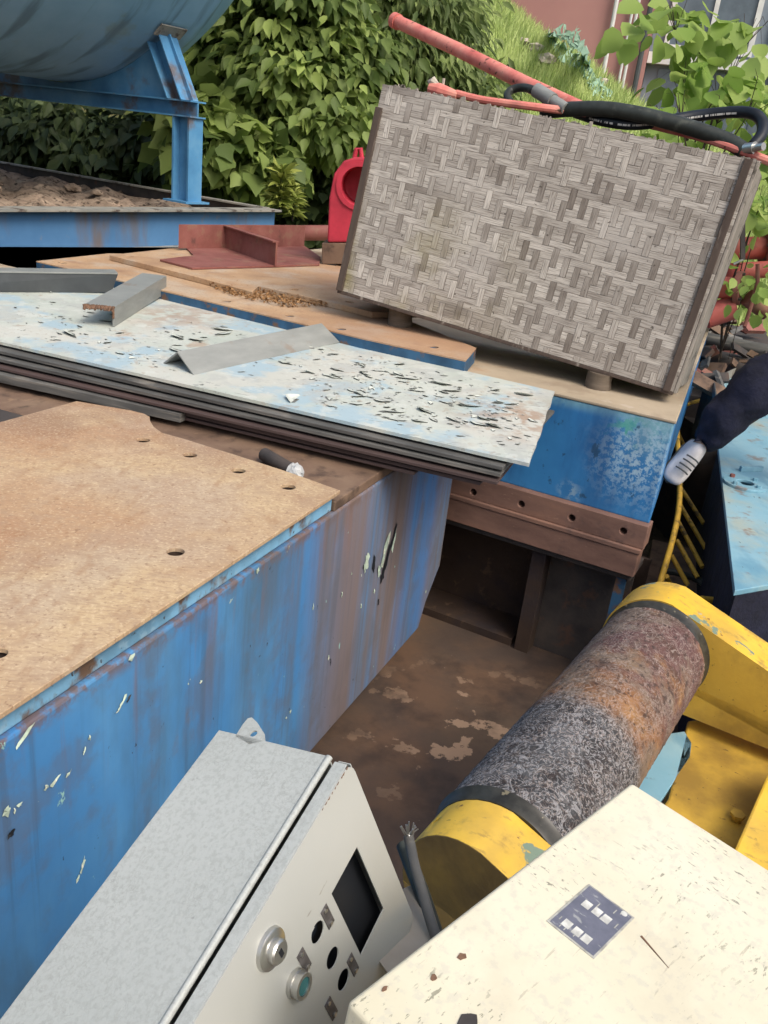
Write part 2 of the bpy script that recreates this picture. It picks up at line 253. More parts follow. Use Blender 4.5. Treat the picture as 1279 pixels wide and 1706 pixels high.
# roller cover: fibrous black / rust bands along its axis
def roller_mat():
    mm=MAT('fibrous_rusty_roller_cover',[(.11,.05,.025),(.22,.105,.045),(.33,.18,.07)],.85,var=(9,9),bump=(75,.9,.008),layers=[
      dict(c=(.09,.045,.05),s=4.5,t=.47,w=.06,a=.85,g=((0,.50,.60),)),
      dict(c=(.16,.13,.10),s=7,t=.53,w=.07,a=.75),
      dict(c=(.07,.04,.03),s=12,t=.56,w=.08,a=.7),
      dict(c=(.022,.024,.028),s=5,t=.20,w=.02,a=.97,g=((0,.43,.35),)),
      dict(c=(.12,.13,.14),s=(8,8,8),t=.54,w=.12,a=.55,g=((0,.42,.33),)),
      dict(c=(.42,.36,.32),s=(22,34,34),band=1,t=.5,w=.035,dist=2.2,d=3,a=.42,m2=(11,.47,.1)),
      dict(c=(.36,.30,.27),s=(38,22,38),band=1,t=.5,w=.03,dist=2.5,d=3,a=.5,off=33,m2=(9,.47,.1)),
      dict(c=(.50,.50,.51),s=(30,30,30),band=1,t=.5,w=.04,dist=2.5,d=3,a=.42,off=53,g=((0,.44,.36),)),
      dict(c=(.03,.02,.018),s=60,t=.60,w=.05,a=.7)])
    return mm
m['roller']=roller_mat()
# ------------------------------------------------------------------ mesh helpers
class MB:
    def __init__(s): s.v=[]; s.f=[]; s.t=[]
    def add(s,vs,fs,tone=0.):
        o=len(s.v); s.v+= [V3(x) for x in vs]; s.f+=[tuple(i+o for i in f) for f in fs]; s.t+=[tone]*len(vs); return s
    def prism(s,pts,vec):
        n=len(pts); pts=[V3(p) for p in pts]; vec=V3(vec)
        nn=V3((0,0,0))
        for i in range(n): nn+=pts[i].cross(pts[(i+1)%n])
        if nn.dot(vec)>0: pts=pts[::-1]
        return s.add(pts+[p+vec for p in pts],[tuple(range(n)),tuple(range(2*n-1,n-1,-1))]+[(i,i+n,(i+1)%n+n,(i+1)%n) for i in range(n)])
    def box(s,c,ex,ey,ez):
        c,ex,ey,ez=V3(c),V3(ex),V3(ey),V3(ez)
        return s.prism([c-ex-ey+ez,c+ex-ey+ez,c+ex+ey+ez,c-ex+ey+ez],-2*ez)
    def abox(s,lo,hi):
        c=(V3(lo)+V3(hi))/2; h=(V3(hi)-V3(lo))/2
        return s.box(c,(abs(h.x),0,0),(0,abs(h.y),0),(0,0,abs(h.z)))
    def tube(s,path,r,n=12,caps=True,rs=None):
        path=[V3(p) for p in path]; up=None; rings=[]
        for i,p in enumerate(path):
            t=(path[min(i+1,len(path)-1)]-path[max(i-1,0)]).normalized()
            if up is None: up=t.orthogonal().normalized()
            a=(up-t*up.dot(t)).normalized(); up=a; b=t.cross(a); rr=rs[i] if rs else r
            rings.append([p+(a*math.cos(2*math.pi*k/n)+b*math.sin(2*math.pi*k/n))*rr for k in range(n)])
        vs=[q for g in rings for q in g]; fs=[]
        for i in range(len(path)-1):
            for k in range(n): fs.append((i*n+k,i*n+(k+1)%n,(i+1)*n+(k+1)%n,(i+1)*n+k))
        if caps: fs+= [tuple(range(n))[::-1],tuple((len(path)-1)*n+k for k in range(n))]
        return s.add(vs,fs)
    def ring(s,c,ax,r0,r1,h,n=32):   # annulus of height h along ax
        c,ax=V3(c),V3(ax).normalized(); a=ax.orthogonal().normalized(); b=ax.cross(a); vs=[]
        for (r,z) in ((r0,0),(r1,0),(r1,h),(r0,h)):
            vs+=[c+ax*z+(a*math.cos(2*math.pi*k/n)+b*math.sin(2*math.pi*k/n))*r for k in range(n)]
        fs=[]
        for j in range(4):
            for k in range(n): fs.append((j*n+k,j*n+(k+1)%n,((j+1)%4)*n+(k+1)%n,((j+1)%4)*n+k))
        return s.add(vs,fs)
    def build(s,name,mat,parent=None,bevel=0,smooth=False,tone=False,seg=2):
        me=bpy.data.meshes.new(name); off=parent.matrix_world.inverted() if parent else None
        vs=[tuple(off@v) for v in s.v] if (parent and not getattr(s,'local',False)) else [tuple(v) for v in s.v]
        me.from_pydata(vs,[],s.f); me.validate(); me.update()
        bm=bmesh.new(); bm.from_mesh(me); 
        if not tone: bmesh.ops.recalc_face_normals(bm,faces=bm.faces)
        bm.to_mesh(me); bm.free()
        me.materials.append(m[mat] if isinstance(mat,str) else mat)
        o=bpy.data.objects.new(name,me); COL.objects.link(o)
        if parent: o.parent=parent
        if smooth:
            for p in me.polygons: p.use_smooth=True
            me.set_sharp_from_angle(angle=R(35))
        if tone:
            a=me.attributes.new('tone','FLOAT','POINT'); a.data.foreach_set('value',s.t)
        if bevel:
            b=o.modifiers.new('bevel','BEVEL'); b.width=bevel; b.segments=seg; b.limit_method='ANGLE'; b.angle_limit=R(35); b.harden_normals=False
        return o
def cut(o,mb,parent=None):
    """boolean-subtract mb from o, baked"""
    c=mb.build('cutter','dark',parent); md=o.modifiers.new('cut','BOOLEAN'); md.object=c; md.operation='DIFFERENCE'; md.solver='EXACT'
    o.modifiers.move(len(o.modifiers)-1,0)
    keep=[(x.width,x.segments) for x in o.modifiers if x.type=='BEVEL']
    for x in list(o.modifiers):
        if x.type=='BEVEL': o.modifiers.remove(x)
    bpy.context.view_layer.update()
    dg=bpy.context.evaluated_depsgraph_get(); me=bpy.data.meshes.new_from_object(o.evaluated_get(dg)); old=o.data
    o.modifiers.clear(); o.data=me; bpy.data.objects.remove(c)
    for w_,s_ in keep:
        b=o.modifiers.new('bevel','BEVEL'); b.width=w_; b.segments=s_; b.limit_method='ANGLE'; b.angle_limit=R(40)
    return o
def tag(o,label=None,cat=None,group=None,kind=None):
    if label: o['label']=label
    if cat: o['category']=cat
    if group: o['group']=group
    if kind: o['kind']=kind
    return o
def empty(name,label,cat,loc=(0,0,0),rot=None,group=None):
    e=bpy.data.objects.new(name,None); COL.objects.link(e); e.empty_display_size=.1
    mw=Matrix.Translation(V3(loc))
    if rot is not None: mw=mw@rot.to_4x4()
    e.matrix_world=mw; tag(e,label,cat,group); bpy.context.view_layer.update(); return e
def frame(x,y,z): return Matrix((V3(x),V3(y),V3(z))).transposed()
def lbox(lo,hi):     # local-space box MB
    b=MB(); b.abox(lo,hi); b.local=True; return b
def LM(): b=MB(); b.local=True; return b
# ================================================================== SETTING
def sst(a,b,x): 
    t=np.clip((x-a)/(b-a),0,1); return t*t*(3-2*t)
def ridge(x): return np.interp(x,[-60,-8,-2,0,1.,1.7,2.7,3.7,4.6,5.6,9,60],[9,8,7,6.0,5.2,4.75,4.2,3.7,3.2,2.6,2.4,2.4])
def hh(x,y):
    x=np.asarray(x,float); y=np.asarray(y,float)
    return ridge(x)*sst(8.5,22,y)*.98+.05*np.sin(x*2.1+y)*sst(9,11,y)+.04*np.sin(y*3.3-x*1.3)*sst(9,11,y)
xs=np.concatenate([np.linspace(-90,-20,12),np.linspace(-18,18,90),np.linspace(20,90,12)]); ys=np.concatenate([np.linspace(-40,-2,8),np.linspace(0,30,80),np.linspace(32,160,14)])
X,Y=np.meshgrid(xs,ys); Z=hh(X,Y); g=MB(); nx=len(xs)
g.v=[V3((a,b,c)) for a,b,c in zip(X.ravel(),Y.ravel(),Z.ravel())]; g.t=[0]*len(g.v)
g.f=[(j*nx+i,j*nx+i+1,(j+1)*nx+i+1,(j+1)*nx+i) for j in range(len(ys)-1) for i in range(nx-1)]
go=g.build('ground','ground',smooth=True); go.data.materials.append(m['hill'])
for p in go.data.polygons:
    if p.center.y>9.2: p.material_index=1
tag(go,kind='structure')
# ------------------------------------------------------------------ foliage
def leaf_mesh(name,mat,pts,nrm,size,parent,shape='broad',droop=.3,tones=None,jit=.35):
    """pts Nx3, nrm Nx3 (outward), builds N folded leaves"""
    N=len(pts)
    if shape=='broad': T=np.array([[0,0,0],[-.36,.15,.05],[-.44,.5,.05],[-.24,.68,.0],[0,1,-.14],[.24,.68,.0],[.44,.5,.05],[.36,.15,.05],[0,.45,-.05]]); Fc=[(0,8,1),(1,8,2),(2,8,3),(3,8,4),(4,8,5),(5,8,6),(6,8,7),(7,8,0)]
    elif shape=='round': T=np.array([[0,0,0],[-.33,.12,.05],[-.45,.45,.07],[-.3,.75,.02],[0,1,-.1],[.3,.75,.02],[.45,.45,.07],[.33,.12,.05],[0,.45,-.05]]); Fc=[(0,8,1),(1,8,2),(2,8,3),(3,8,4),(4,8,5),(5,8,6),(6,8,7),(7,8,0)]
    elif shape=='ovate': T=np.array([[0,0,0],[-.20,.18,.05],[-.27,.45,.06],[-.15,.75,-.03],[0,1,-.2],[.15,.75,-.03],[.27,.45,.06],[.20,.18,.05],[0,.45,-.05]]); Fc=[(0,8,1),(1,8,2),(2,8,3),(3,8,4),(4,8,5),(5,8,6),(6,8,7),(7,8,0)]
    elif shape=='long': T=np.array([[0,0,0],[-.15,.35,.04],[-.1,.7,-.02],[0,1,-.2],[.1,.7,-.02],[.15,.35,.04],[0,.45,-.04]]); Fc=[(0,6,1),(1,6,2),(2,6,3),(3,6,4),(4,6,5),(5,6,0)]
    else: T=np.array([[-.05,0,0],[.05,0,0],[0,1,0]]); Fc=[(0,1,2)]
    n=nrm/np.linalg.norm(nrm,axis=1,keepdims=True)
    d=n+RNG.normal(size=(N,3))*jit; d[:,2]-=droop; d/=np.linalg.norm(d,axis=1,keepdims=True)   # leaf axis
    up=np.tile([0,-.3,1.],(N,1))+RNG.normal(size=(N,3))*max(jit*1.1,.55)
    zx=up-(up*d).sum(1,keepdims=True)*d; zx/=np.linalg.norm(zx,axis=1,keepdims=True)
    sx=np.cross(d,zx)
    s=(size*RNG.uniform(.4,1.0,N)**.7*1.3)[:,None,None]
    W=pts[:,None,:]+s*(T[None,:,0:1]*sx[:,None,:]+T[None,:,1:2]*d[:,None,:]+T[None,:,2:3]*zx[:,None,:])
    k=len(T); co=W.reshape(-1,3)-np.array(parent.matrix_world.translation if parent else (0,0,0))
    nf=len(Fc); fl=np.array(Fc); allf=(fl[None]+np.arange(N)[:,None,None]*k).reshape(-1,3)
    me=bpy.data.meshes.new(name); me.vertices.add(len(co)); me.vertices.foreach_set('co',co.ravel())
    me.loops.add(allf.size); me.loops.foreach_set('vertex_index',allf.ravel().astype(np.int32))
    me.polygons.add(len(allf)); me.polygons.foreach_set('loop_start',np.arange(0,allf.size,3,dtype=np.int32))
    me.update(calc_edges=True); me.materials.append(m[mat])
    if tones is None: tones=RNG.uniform(0,1,N)
    tt=np.repeat(np.clip(tones,0,1),k); a=me.attributes.new('tone','FLOAT','POINT'); a.data.foreach_set('value',tt.astype(np.float32))
    me.polygons.foreach_set('use_smooth',np.ones(len(allf),dtype=bool))
    o=bpy.data.objects.new(name,me); COL.objects.link(o); 
    if parent: o.parent=parent
    return o
def tree(name,label,cat,base,blobs,nl,size,mat,shape,droop=.3,group=None,clump=.16,trunk_r=.09,sprays=None):
    """blobs: list of (cx,cy,cz,rx,ry,rz)"""
    base=V3(base); root=empty(name,label,cat,base,group=group)
    tb=MB(); B=np.array(blobs); cen=B[:,:3].mean(0); top=V3(cen)
    pth=[base-V3((0,0,.1)),base.lerp(top,.35)+V3((.08,0,0)),base.lerp(top,.7)+V3((-.06,0,0)),top]
    tb.tube(pth,.1,8,rs=[trunk_r,trunk_r*.8,trunk_r*.6,trunk_r*.35])
    for b in blobs:
        a=base.lerp(top,.45+.3*random.random()); c=V3(b[:3]); mid=a.lerp(c,.5)+V3((0,0,.12))
        tb.tube([a,mid,c],.03,6,rs=[trunk_r*.4,trunk_r*.28,trunk_r*.08])
        for _ in range(5):
            e=c+V3((random.uniform(-1,1)*b[3],random.uniform(-1,1)*b[4],random.uniform(-1,1)*b[5]))*.7
            tb.tube([c.lerp(mid,.3),c.lerp(e,.5)+V3((0,0,.04)),e],.02,5,rs=[trunk_r*.16,trunk_r*.1,trunk_r*.04])
    tb.build('trunk','bark',root,smooth=True)
    vol=B[:,3]*B[:,4]*B[:,5]; vol=vol**.67; pr=vol/vol.sum()
    nc=max(6,int(nl/22)); which=RNG.choice(len(B),nc,p=pr)
    dirs=RNG.normal(size=(nc,3)); dirs/=np.linalg.norm(dirs,axis=1,keepdims=True)
    rad=RNG.uniform(.35,1.0,nc)**.6
    cc=B[which,:3]+dirs*rad[:,None]*B[which,3:6]
    ct=RNG.uniform(0,1,nc)
    idx=np.repeat(np.arange(nc),22); pts=cc[idx]+RNG.normal(size=(len(idx),3))*clump*np.array([.9,.9,.38])
    nr=dirs[idx]*.5+(pts-cc[idx])/clump*.5+np.array([0,-.3,0])
    tones=(.15+.85*ct[idx])*RNG.uniform(.35,1,len(idx)); 
    leaf_mesh('crown',mat,pts,nr,size,root,shape,droop,tones)
    return root
def gz(x,y): return float(hh(x,y))
def blob(px,py,y,rx,rz,ry=.5):
    p=PY(px,py,y); return (p.x,p.y,p.z,rx,ry,rz)
def mktree(name,label,cat,y,bl,nl,size,mat,shape,droop,clump,tr=.09,group=None,ry=.7):
    bb=[blob(a,b,y+dy,rx,rz,ry) for (a,b,dy,rx,rz) in bl]
    cx=float(np.mean([b[0] for b in bb])); cy=float(np.mean([b[1] for b in bb]))
    return tree(name,label,cat,(cx,cy,gz(cx,cy)),bb,nl,size,mat,shape,droop,group,clump,tr)
GT='trees and bushes behind the scrap'
mktree('broadleaf_tree','tall bushy tree with lobed bright green leaves right beside the blue tank','tree',10.8,
  [(470,40,0,.9,.6),(400,120,.2,.7,.5),(500,130,-.3,.8,.45),(560,90,.2,.6,.5),(440,200,-.2,.7,.4),(540,215,-.4,.6,.35),(380,60,.6,.7,.7),(440,-60,.5,1.2,.7),(360,260,-.2,.45,.4)],11500,.19,'leafmid','ovate',.8,.17,.1,GT)
mktree('leafy_tree','tall dark tree with drooping narrow leaves rising behind the woven crate','tree',11.6,
  [(640,40,0,.8,.7),(600,130,.2,.7,.6),(690,120,.3,.7,.6),(560,200,.0,.6,.5),(735,50,.6,.4,.6),(620,-60,.6,1.2,.8),(600,250,-.2,.6,.5),(740,150,.4,.4,.45),(700,0,.2,.5,.6),(795,170,.3,.22,.28)],8500,.19,'leafdroop','long',.9,.2,.11,GT)
mktree('low_bush','low bush with broad lobed leaves right of the blue tank leg','bush',9.9,
  [(370,230,0,.4,.3),(410,275,-.1,.4,.25),(370,310,0,.35,.22),(440,255,.3,.4,.3),(340,200,.3,.3,.3)],1300,.24,'leafmid','broad',.5,.17,.04,GT)
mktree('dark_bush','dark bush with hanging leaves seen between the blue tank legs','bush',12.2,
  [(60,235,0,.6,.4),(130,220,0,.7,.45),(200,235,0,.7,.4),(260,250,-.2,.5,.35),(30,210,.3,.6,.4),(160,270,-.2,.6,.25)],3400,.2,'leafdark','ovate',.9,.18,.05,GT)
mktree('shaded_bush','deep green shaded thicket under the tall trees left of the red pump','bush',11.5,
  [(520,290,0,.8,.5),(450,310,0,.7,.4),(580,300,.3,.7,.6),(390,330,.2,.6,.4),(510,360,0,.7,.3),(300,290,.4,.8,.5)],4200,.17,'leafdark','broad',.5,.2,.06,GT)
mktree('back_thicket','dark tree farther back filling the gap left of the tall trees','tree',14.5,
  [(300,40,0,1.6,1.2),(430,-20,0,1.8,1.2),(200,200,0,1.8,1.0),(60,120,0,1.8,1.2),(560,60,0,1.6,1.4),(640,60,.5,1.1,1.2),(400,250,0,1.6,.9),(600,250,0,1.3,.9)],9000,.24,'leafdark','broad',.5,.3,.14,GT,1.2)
def spiky(px,py,y,h,n,label,zb):
    b=P(px,py,zb) if y is None else PY(px,py,y); root=empty('spiky_weed',label,'weed',b,group='spiky weeds by the frame')
    sm=MB(); sm.tube([b,b+V3((0,0,h*.9))],.006,6,rs=[.008,.003]); sm.build('stem','bark',root)
    k=RNG.uniform(.1,1,n); th=RNG.uniform(0,6.28,n)
    pts=np.array(b)+np.c_[np.zeros(n),np.zeros(n),k*h*.9]; nr=np.c_[np.cos(th),np.sin(th),.5*k+.1]
    leaf_mesh('foliage','leafspike',pts,nr,h*.42,root,'long',.1,None,.2)
spiky(465,352,8.7,.40,120,'bright yellow green spiky weed growing just past the end of the blue I-beam',0)
spiky(487,368,8.8,.32,70,'darker spiky weed right of the bright one past the blue I-beam',0)
# far hillside wood, one mass
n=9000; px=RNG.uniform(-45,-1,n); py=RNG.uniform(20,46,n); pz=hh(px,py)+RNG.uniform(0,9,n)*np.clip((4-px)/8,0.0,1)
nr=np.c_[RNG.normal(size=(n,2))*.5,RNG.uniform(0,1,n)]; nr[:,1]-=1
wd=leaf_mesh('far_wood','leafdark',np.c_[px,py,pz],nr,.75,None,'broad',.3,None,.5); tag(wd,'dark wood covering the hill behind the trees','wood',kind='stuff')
# bright vine leaves upper right
def vine(label,bl,nl,size,y,tr=.02):
    r=mktree('leafy_vine',label,'vine',y,bl,nl,size,'leafbright','round',.7,.17,tr,'bright leafy vines on the right',.35)
    return r
vine('bright green vine with large round leaves hanging before the grey window, top right corner',[(1120,20,0,.22,.18),(1170,60,.1,.25,.2),(1230,90,0,.3,.3),(1260,30,.2,.3,.25),(1140,120,-.1,.25,.2),(1200,150,0,.35,.16)],150,.16,7.0)
vine('bright green vine clump lower down, right above the black hose',[(1130,175,0,.22,.13),(1090,190,.2,.15,.1),(1200,185,0,.3,.15),(1260,170,-.2,.2,.25),(1270,240,0,.15,.2)],170,.14,6.3)
vine('small cluster of bright leaves beside the right edge of the woven crate',[(1262,330,0,.12,.15),(1272,345,.1,.08,.08)],30,.09,5.2,.012)
vine('little bright seedling growing among the pink flanged pipes',[(1247,472,0,.05,.05)],22,.07,5.2,.006)
# grass on the hill
n=70000; gx=RNG.uniform(-1,9.5,n); gy=RNG.uniform(9.6,22.5,n); gzv=hh(gx,gy)
cl=np.sin(gx*3.1+gy*1.7)+np.sin(gx*1.3-gy*2.9)+RNG.normal(size=n)*.6
keep=cl>-.9; gx,gy,gzv,cl=gx[keep],gy[keep],gzv[keep],cl[keep]; n=len(gx)
gr=leaf_mesh('grass','grass',np.c_[gx,gy,gzv],np.c_[RNG.normal(size=(n,2))*.35,np.ones(n)],.34,None,'blade',0,np.clip(.45+.2*cl+RNG.normal(size=n)*.2,0,1),.12)
tag(gr,'long bright grass on the slope below the building','grass',kind='stuff')
# netting and rubble on the slope
def crumple(name,label,cat,quadpx,ys,mat,amp=.08,n=26,kind=None,holes=.0):
    A=[PY(*q,y) for q,y in zip(quadpx,ys)]; mb=MB(); 
    for j in range(n+1):
        for i in range(n+1):
            u,v=i/n,j/n; p=A[0].lerp(A[1],u).lerp(A[3].lerp(A[2],u),v)
            p=V3((p.x,p.y-.15,p.z))+V3((random.gauss(0,amp*.5),random.gauss(0,amp),random.gauss(0,amp*.6))); mb.v.append(p); mb.t.append(0)
    for j in range(n):
        for i in range(n):
            if random.random()>holes: a=j*(n+1)+i; mb.f.append((a,a+1,a+n+2,a+n+1))
    o=mb.build(name,mat); s=o.modifiers.new('s','SOLIDIFY'); s.thickness=.01; return tag(o,label,cat,kind=kind)
def slopept(px,py):   # intersect ray with the hill
    r=ray(px,py); t=9.
    while t<60:
        p=CAM+r*t
        if p.z<hh(p.x,p.y)+.02: return p
        t+=.05
    return CAM+r*16
def slopecloth(name,label,cat,quad,mat,n=22,amp=.1,holes=.3,lift=.12):
    mb=MB()
    for j in range(n+1):
        for i in range(n+1):
            u,v=i/n,j/n; q=V3((*quad[0],0)).lerp(V3((*quad[1],0)),u).lerp(V3((*quad[3],0)).lerp(V3((*quad[2],0)),u),v)
            p=slopept(q.x,q.y); mb.v.append(p+V3((random.gauss(0,amp*.4),-lift*.5,lift+abs(random.gauss(0,amp))))); mb.t.append(0)
    for j in range(n):
        for i in range(n):
            if random.random()>holes: a=j*(n+1)+i; mb.f.append((a,a+1,a+n+2,a+n+1))
    o=mb.build(name,mat); s=o.modifiers.new('s','SOLIDIFY'); s.thickness=.012; return tag(o,label,cat)
slopecloth('plastic_netting','torn teal green netting lying on the grassy slope above the red pipe','netting',[(905,75),(955,70),(985,140),(930,120)],'net',26,.07,holes=.5)
slopecloth('plastic_netting','lower scrap of teal netting reaching down the slope behind the black hose','netting',[(955,120),(985,140),(1020,180),(985,175)],'net',18,.06,holes=.55)
for i,(a,b,s) in enumerate([(890,95,.16),(905,115,.2),(870,85,.12),(1000,150,.12)]):
    p=slopept(a,b); mb=MB(); 
    bm=bmesh.new(); bmesh.ops.create_icosphere(bm,subdivisions=2,radius=s)
    for v in bm.verts: v.co*=random.uniform(.7,1.2); v.co.z*=.6
    mb.add([p+v.co+V3((0,0,.15)) for v in bm.verts],[tuple(v.index for v in f.verts) for f in bm.faces]); bm.free()
    tag(mb.build('rubble_lump','pale'),['pale rubble lump left of the teal netting','larger pale rubble lump at the foot of the teal netting','small pale rubble lump highest up beside the tall tree','small pale rubble lump low on the slope near the black hose'][i],'rubble',group='rubble on the slope')
# ------------------------------------------------------------------ building on the hill
bl=empty('building','dull red building with pale pipes and a grey windowed part on top of the hill','building',(6,22,3))
d0=V3((1,-.22,0)).normalized(); dn=V3((-.22,-1,0)).normalized()
A0=PY(1005,95,22.5); 
def BP(px,py,off=0): return PL(px,py,A0+dn*off,dn)
def bquad(p4,off,th,name,mat,par=bl):
    mb=MB(); mb.prism([BP(*q,off) for q in p4],-dn*th); return mb.build(name,mat,par)
c=A0-d0*9; mb=MB(); e=BP(1085,60); e.z=A0.z-2.0
w0=A0-d0*9; w0.z=A0.z-2.5; w1=V3((e.x,e.y,w0.z))
mb.prism([w0,w1,w1-dn*6,w0-dn*6],(0,0,10)); mb.build('wall','bwall',bl)
w2=w1+d0*14; mb=MB(); q0=w1+dn*-1.2+d0*.01; q1=w2+dn*-1.2
mb.prism([q0,q1,q1-dn*5,q0-dn*5],(0,0,10)); mb.build('grey_wall','bgrey',bl)
# vertical pipes
for px,r in ((1020,.05),(1057,.035),(1049,.03),(1078,.06)):
    p=BP(px,40,.12); mb=MB(); mb.tube([V3((p.x,p.y,w0.z+.5)),V3((p.x,p.y,w0.z+10))],r,8); mb.build('drain_pipe','bwhite' if px<1070 else 'greyside',bl)
# white window frames & panes on the grey part
G0=w1-dn*1.2+dn*.05
def GP(px,py,o=0): return PL(px,py,G0+dn*o,dn)
ledge=GP(1085,97); top=GP(1110,0)
mb=MB(); mb.prism([V3((q0.x,q0.y,ledge.z-.12))+dn*.25,V3((q1.x,q1.y,ledge.z-.12))+dn*.25,V3((q1.x,q1.y,ledge.z-.12))-dn*.1,V3((q0.x,q0.y,ledge.z-.12))-dn*.1],(0,0,.24)); mb.build('window_ledge','bwhite',bl)
for k in range(4):
    a=q0+d0*(.3+2.3*k); zz=ledge.z+.2
    fr=MB(); W_,H_=2.0,1.75
    for (x0,x1,z0,z1) in ((0,W_,0,.12),(0,W_,H_-.12,H_),(0,.12,.12,H_-.12),(W_-.12,W_,.12,H_-.12),(W_/2-.05,W_/2+.05,.12,H_-.12)):
        c=V3((a.x,a.y,zz))+d0*((x0+x1)/2)+dn*.04+V3((0,0,(z0+z1)/2)); fr.box(c,d0*((x1-x0)/2),dn*.05,(0,0,(z1-z0)/2))
    f=fr.build('window','bwhite',bl)
    pn=MB(); pn.box(V3((a.x,a.y,zz+H_/2))+d0*W_/2+dn*.02,d0*(W_/2-.1),dn*.01,(0,0,H_/2-.1)); 
    po=pn.build('pane','bglass',bl); po.parent=f; po.matrix_parent_inverse=Matrix(); 
    for v in po.data.vertices: pass
    pn2=MB(); pn2.box(V3((a.x,a.y,ledge.z-1.0))+d0*W_/2+dn*.02,d0*(W_/2),dn*.02,(0,0,.8)); pn2.build('lower_pane','bglass',bl)

# ================================================================== BLUE TANK AND ITS FRAME
D1=V3((.52,.854,0)).normalized(); D2=V3((-.80,.59,0)).normalized(); D2=(D2-D1*D2.dot(D1)).normalized()
ZF=1.36
Lg=P(310,337,ZF)
base=empty('base_frame','faded blue I-beam base frame with a rust patch, holding soil under the blue tank','steel frame',P(455,347,ZF-.02))
cr=P(457,348,ZF)                        # near right corner of frame
def ibeam(a,b,h,wf,tf,tw,up=V3((0,0,1))):
    """top-centre line a->b ; returns (web MB, flange MB)"""
    a,b=V3(a),V3(b); t=(b-a).normalized(); s=t.cross(up).normalized(); L_=(b-a).length/2; c=(a+b)/2
    fl=MB(); fl.box(c-up*tf/2,t*L_,s*wf/2,up*tf/2); fl.box(c-up*(h-tf/2),t*L_,s*wf/2,up*tf/2)
    wb=MB(); wb.box(c-up*h/2,t*(L_-.001),s*tw/2,up*(h/2-tf)); return wb,fl
fe=P(0,346,ZF); dd=(fe-cr).normalized(); 
wb,fl=ibeam(cr,cr+dd*5.5,.30,.17,.016,.014); wb.build('web','frameside',base); fl.build('flange','frametop',base)
be=cr+D2*5.2
wb,fl=ibeam(cr+D2*.1-dd*.0,be,.22,.10,.014,.012); wb.build('web','darksteel',base); fl.build('flange','frametop',base)
q=cr+D2*5.2
wb,fl=ibeam(q,q+dd*5.5,.26,.1,.014,.012); wb.build('web','frameblue',base)
wb,fl=ibeam(cr+dd*5.5,q+dd*5.5,.26,.1,.014,.012); wb.build('web','frameblue',base)
mb=MB(); mb.prism([cr+D2*.09+dd*.0+V3((0,0,-.19)),q+V3((0,0,-.19)),q+dd*5.4+V3((0,0,-.19)),cr+D2*.09+dd*5.4+V3((0,0,-.19))],(0,0,-.02)); mb.build('floor_plate','darksteel',base)
mb=MB(); nn=70; 
for j in range(nn+1):
    for i in range(nn+1):
        p=cr+D2*.11+D2*(5.0*i/nn)+dd*(.03+5.3*j/nn); h=-.11+.05*math.sin(i*.5+j*.3)*math.sin(j*.37)+random.gauss(0,.018)
        mb.v.append(V3((p.x,p.y,ZF+min(h,-.03)))); mb.t.append(0)
for j in range(nn):
    for i in range(nn): a=j*(nn+1)+i; mb.f.append((a,a+1,a+nn+2,a+nn+1))
tag(mb.build('soil','soil',smooth=True),'dry brown soil heaped inside the base frame under the tank','soil',kind='stuff')
# leaf litter / stones on soil
for k in range(7):
    u,v=random.uniform(.3,3.4),random.uniform(.4,3); p=cr+D2*u+dd*v; 
    bm=bmesh.new(); bmesh.ops.create_icosphere(bm,subdivisions=1,radius=random.uniform(.03,.07))
    mb=MB(); mb.add([V3((p.x,p.y,ZF-.06))+V3((x.co.x*1.6,x.co.y,x.co.z*.7))*random.uniform(.8,1.2) for x in bm.verts],[tuple(x.index for x in f.verts) for f in bm.faces]); bm.free()
    tag(mb.build('stone','soil'),'one of the small brown lumps scattered on the soil in the base frame','stone',group='lumps on the soil')
# dark support below base frame
sp=empty('support_block','dark blue steel block in shadow beneath the base frame','steel block',(cr.x-1.2,cr.y-1.2,0))
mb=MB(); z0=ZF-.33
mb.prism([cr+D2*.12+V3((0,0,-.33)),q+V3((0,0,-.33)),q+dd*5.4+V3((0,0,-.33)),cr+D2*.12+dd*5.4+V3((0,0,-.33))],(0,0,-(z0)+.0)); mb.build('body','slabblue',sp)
# tank support
ts=empty('tank_stand','blue welded steel stand with saddle plates carrying the big tank','stand',(Lg.x,Lg.y,ZF))
def post(c,top):
    wb,fl=MB(),MB(); h=(top-c.z)
    fl.box(V3((c.x,c.y,c.z+h/2))+D2*.09,D2*.010,D1*.08,(0,0,h/2)); fl.box(V3((c.x,c.y,c.z+h/2))-D2*.09,D2*.010,D1*.08,(0,0,h/2))
    wb.box(V3((c.x,c.y,c.z+h/2)),D2*.08,D1*.008,(0,0,h/2)); fl.box(V3((c.x,c.y,c.z+.008)),D2*.14,D1*.14,(0,0,.008))
    for a in wb.v: fl.v.append(a); fl.t.append(0)
    o=len(fl.v)-len(wb.v)
    fl.f+=[tuple(i+o for i in f) for f in wb.f]; return fl
ztop=2.17; L2=Lg+D2*3.3
for c in (Lg,L2): post(V3((c.x,c.y,ZF)),ztop-.13).build('post','frameblue',ts)
for k in (1,):
    for c in (Lg-D1*3.6,L2-D1*3.6): post(V3((c.x,c.y,ZF)),ztop-.13).build('post','frameblue',ts)
for off in (0,-3.6):
    a=Lg+D1*off-D2*.12; b=L2+D1*off+D2*.12
    wb,fl=ibeam(V3((a.x,a.y,ztop)),V3((b.x,b.y,ztop)),.13,.18,.012,.012); bo=wb.build('beam','frameblue',ts); fl.build('beam_flange','frameblue',ts)
TR=2.4; mid=Lg.lerp(L2,.5); tz=ztop+.05+TR; TC=V3((mid.x,mid.y,tz))
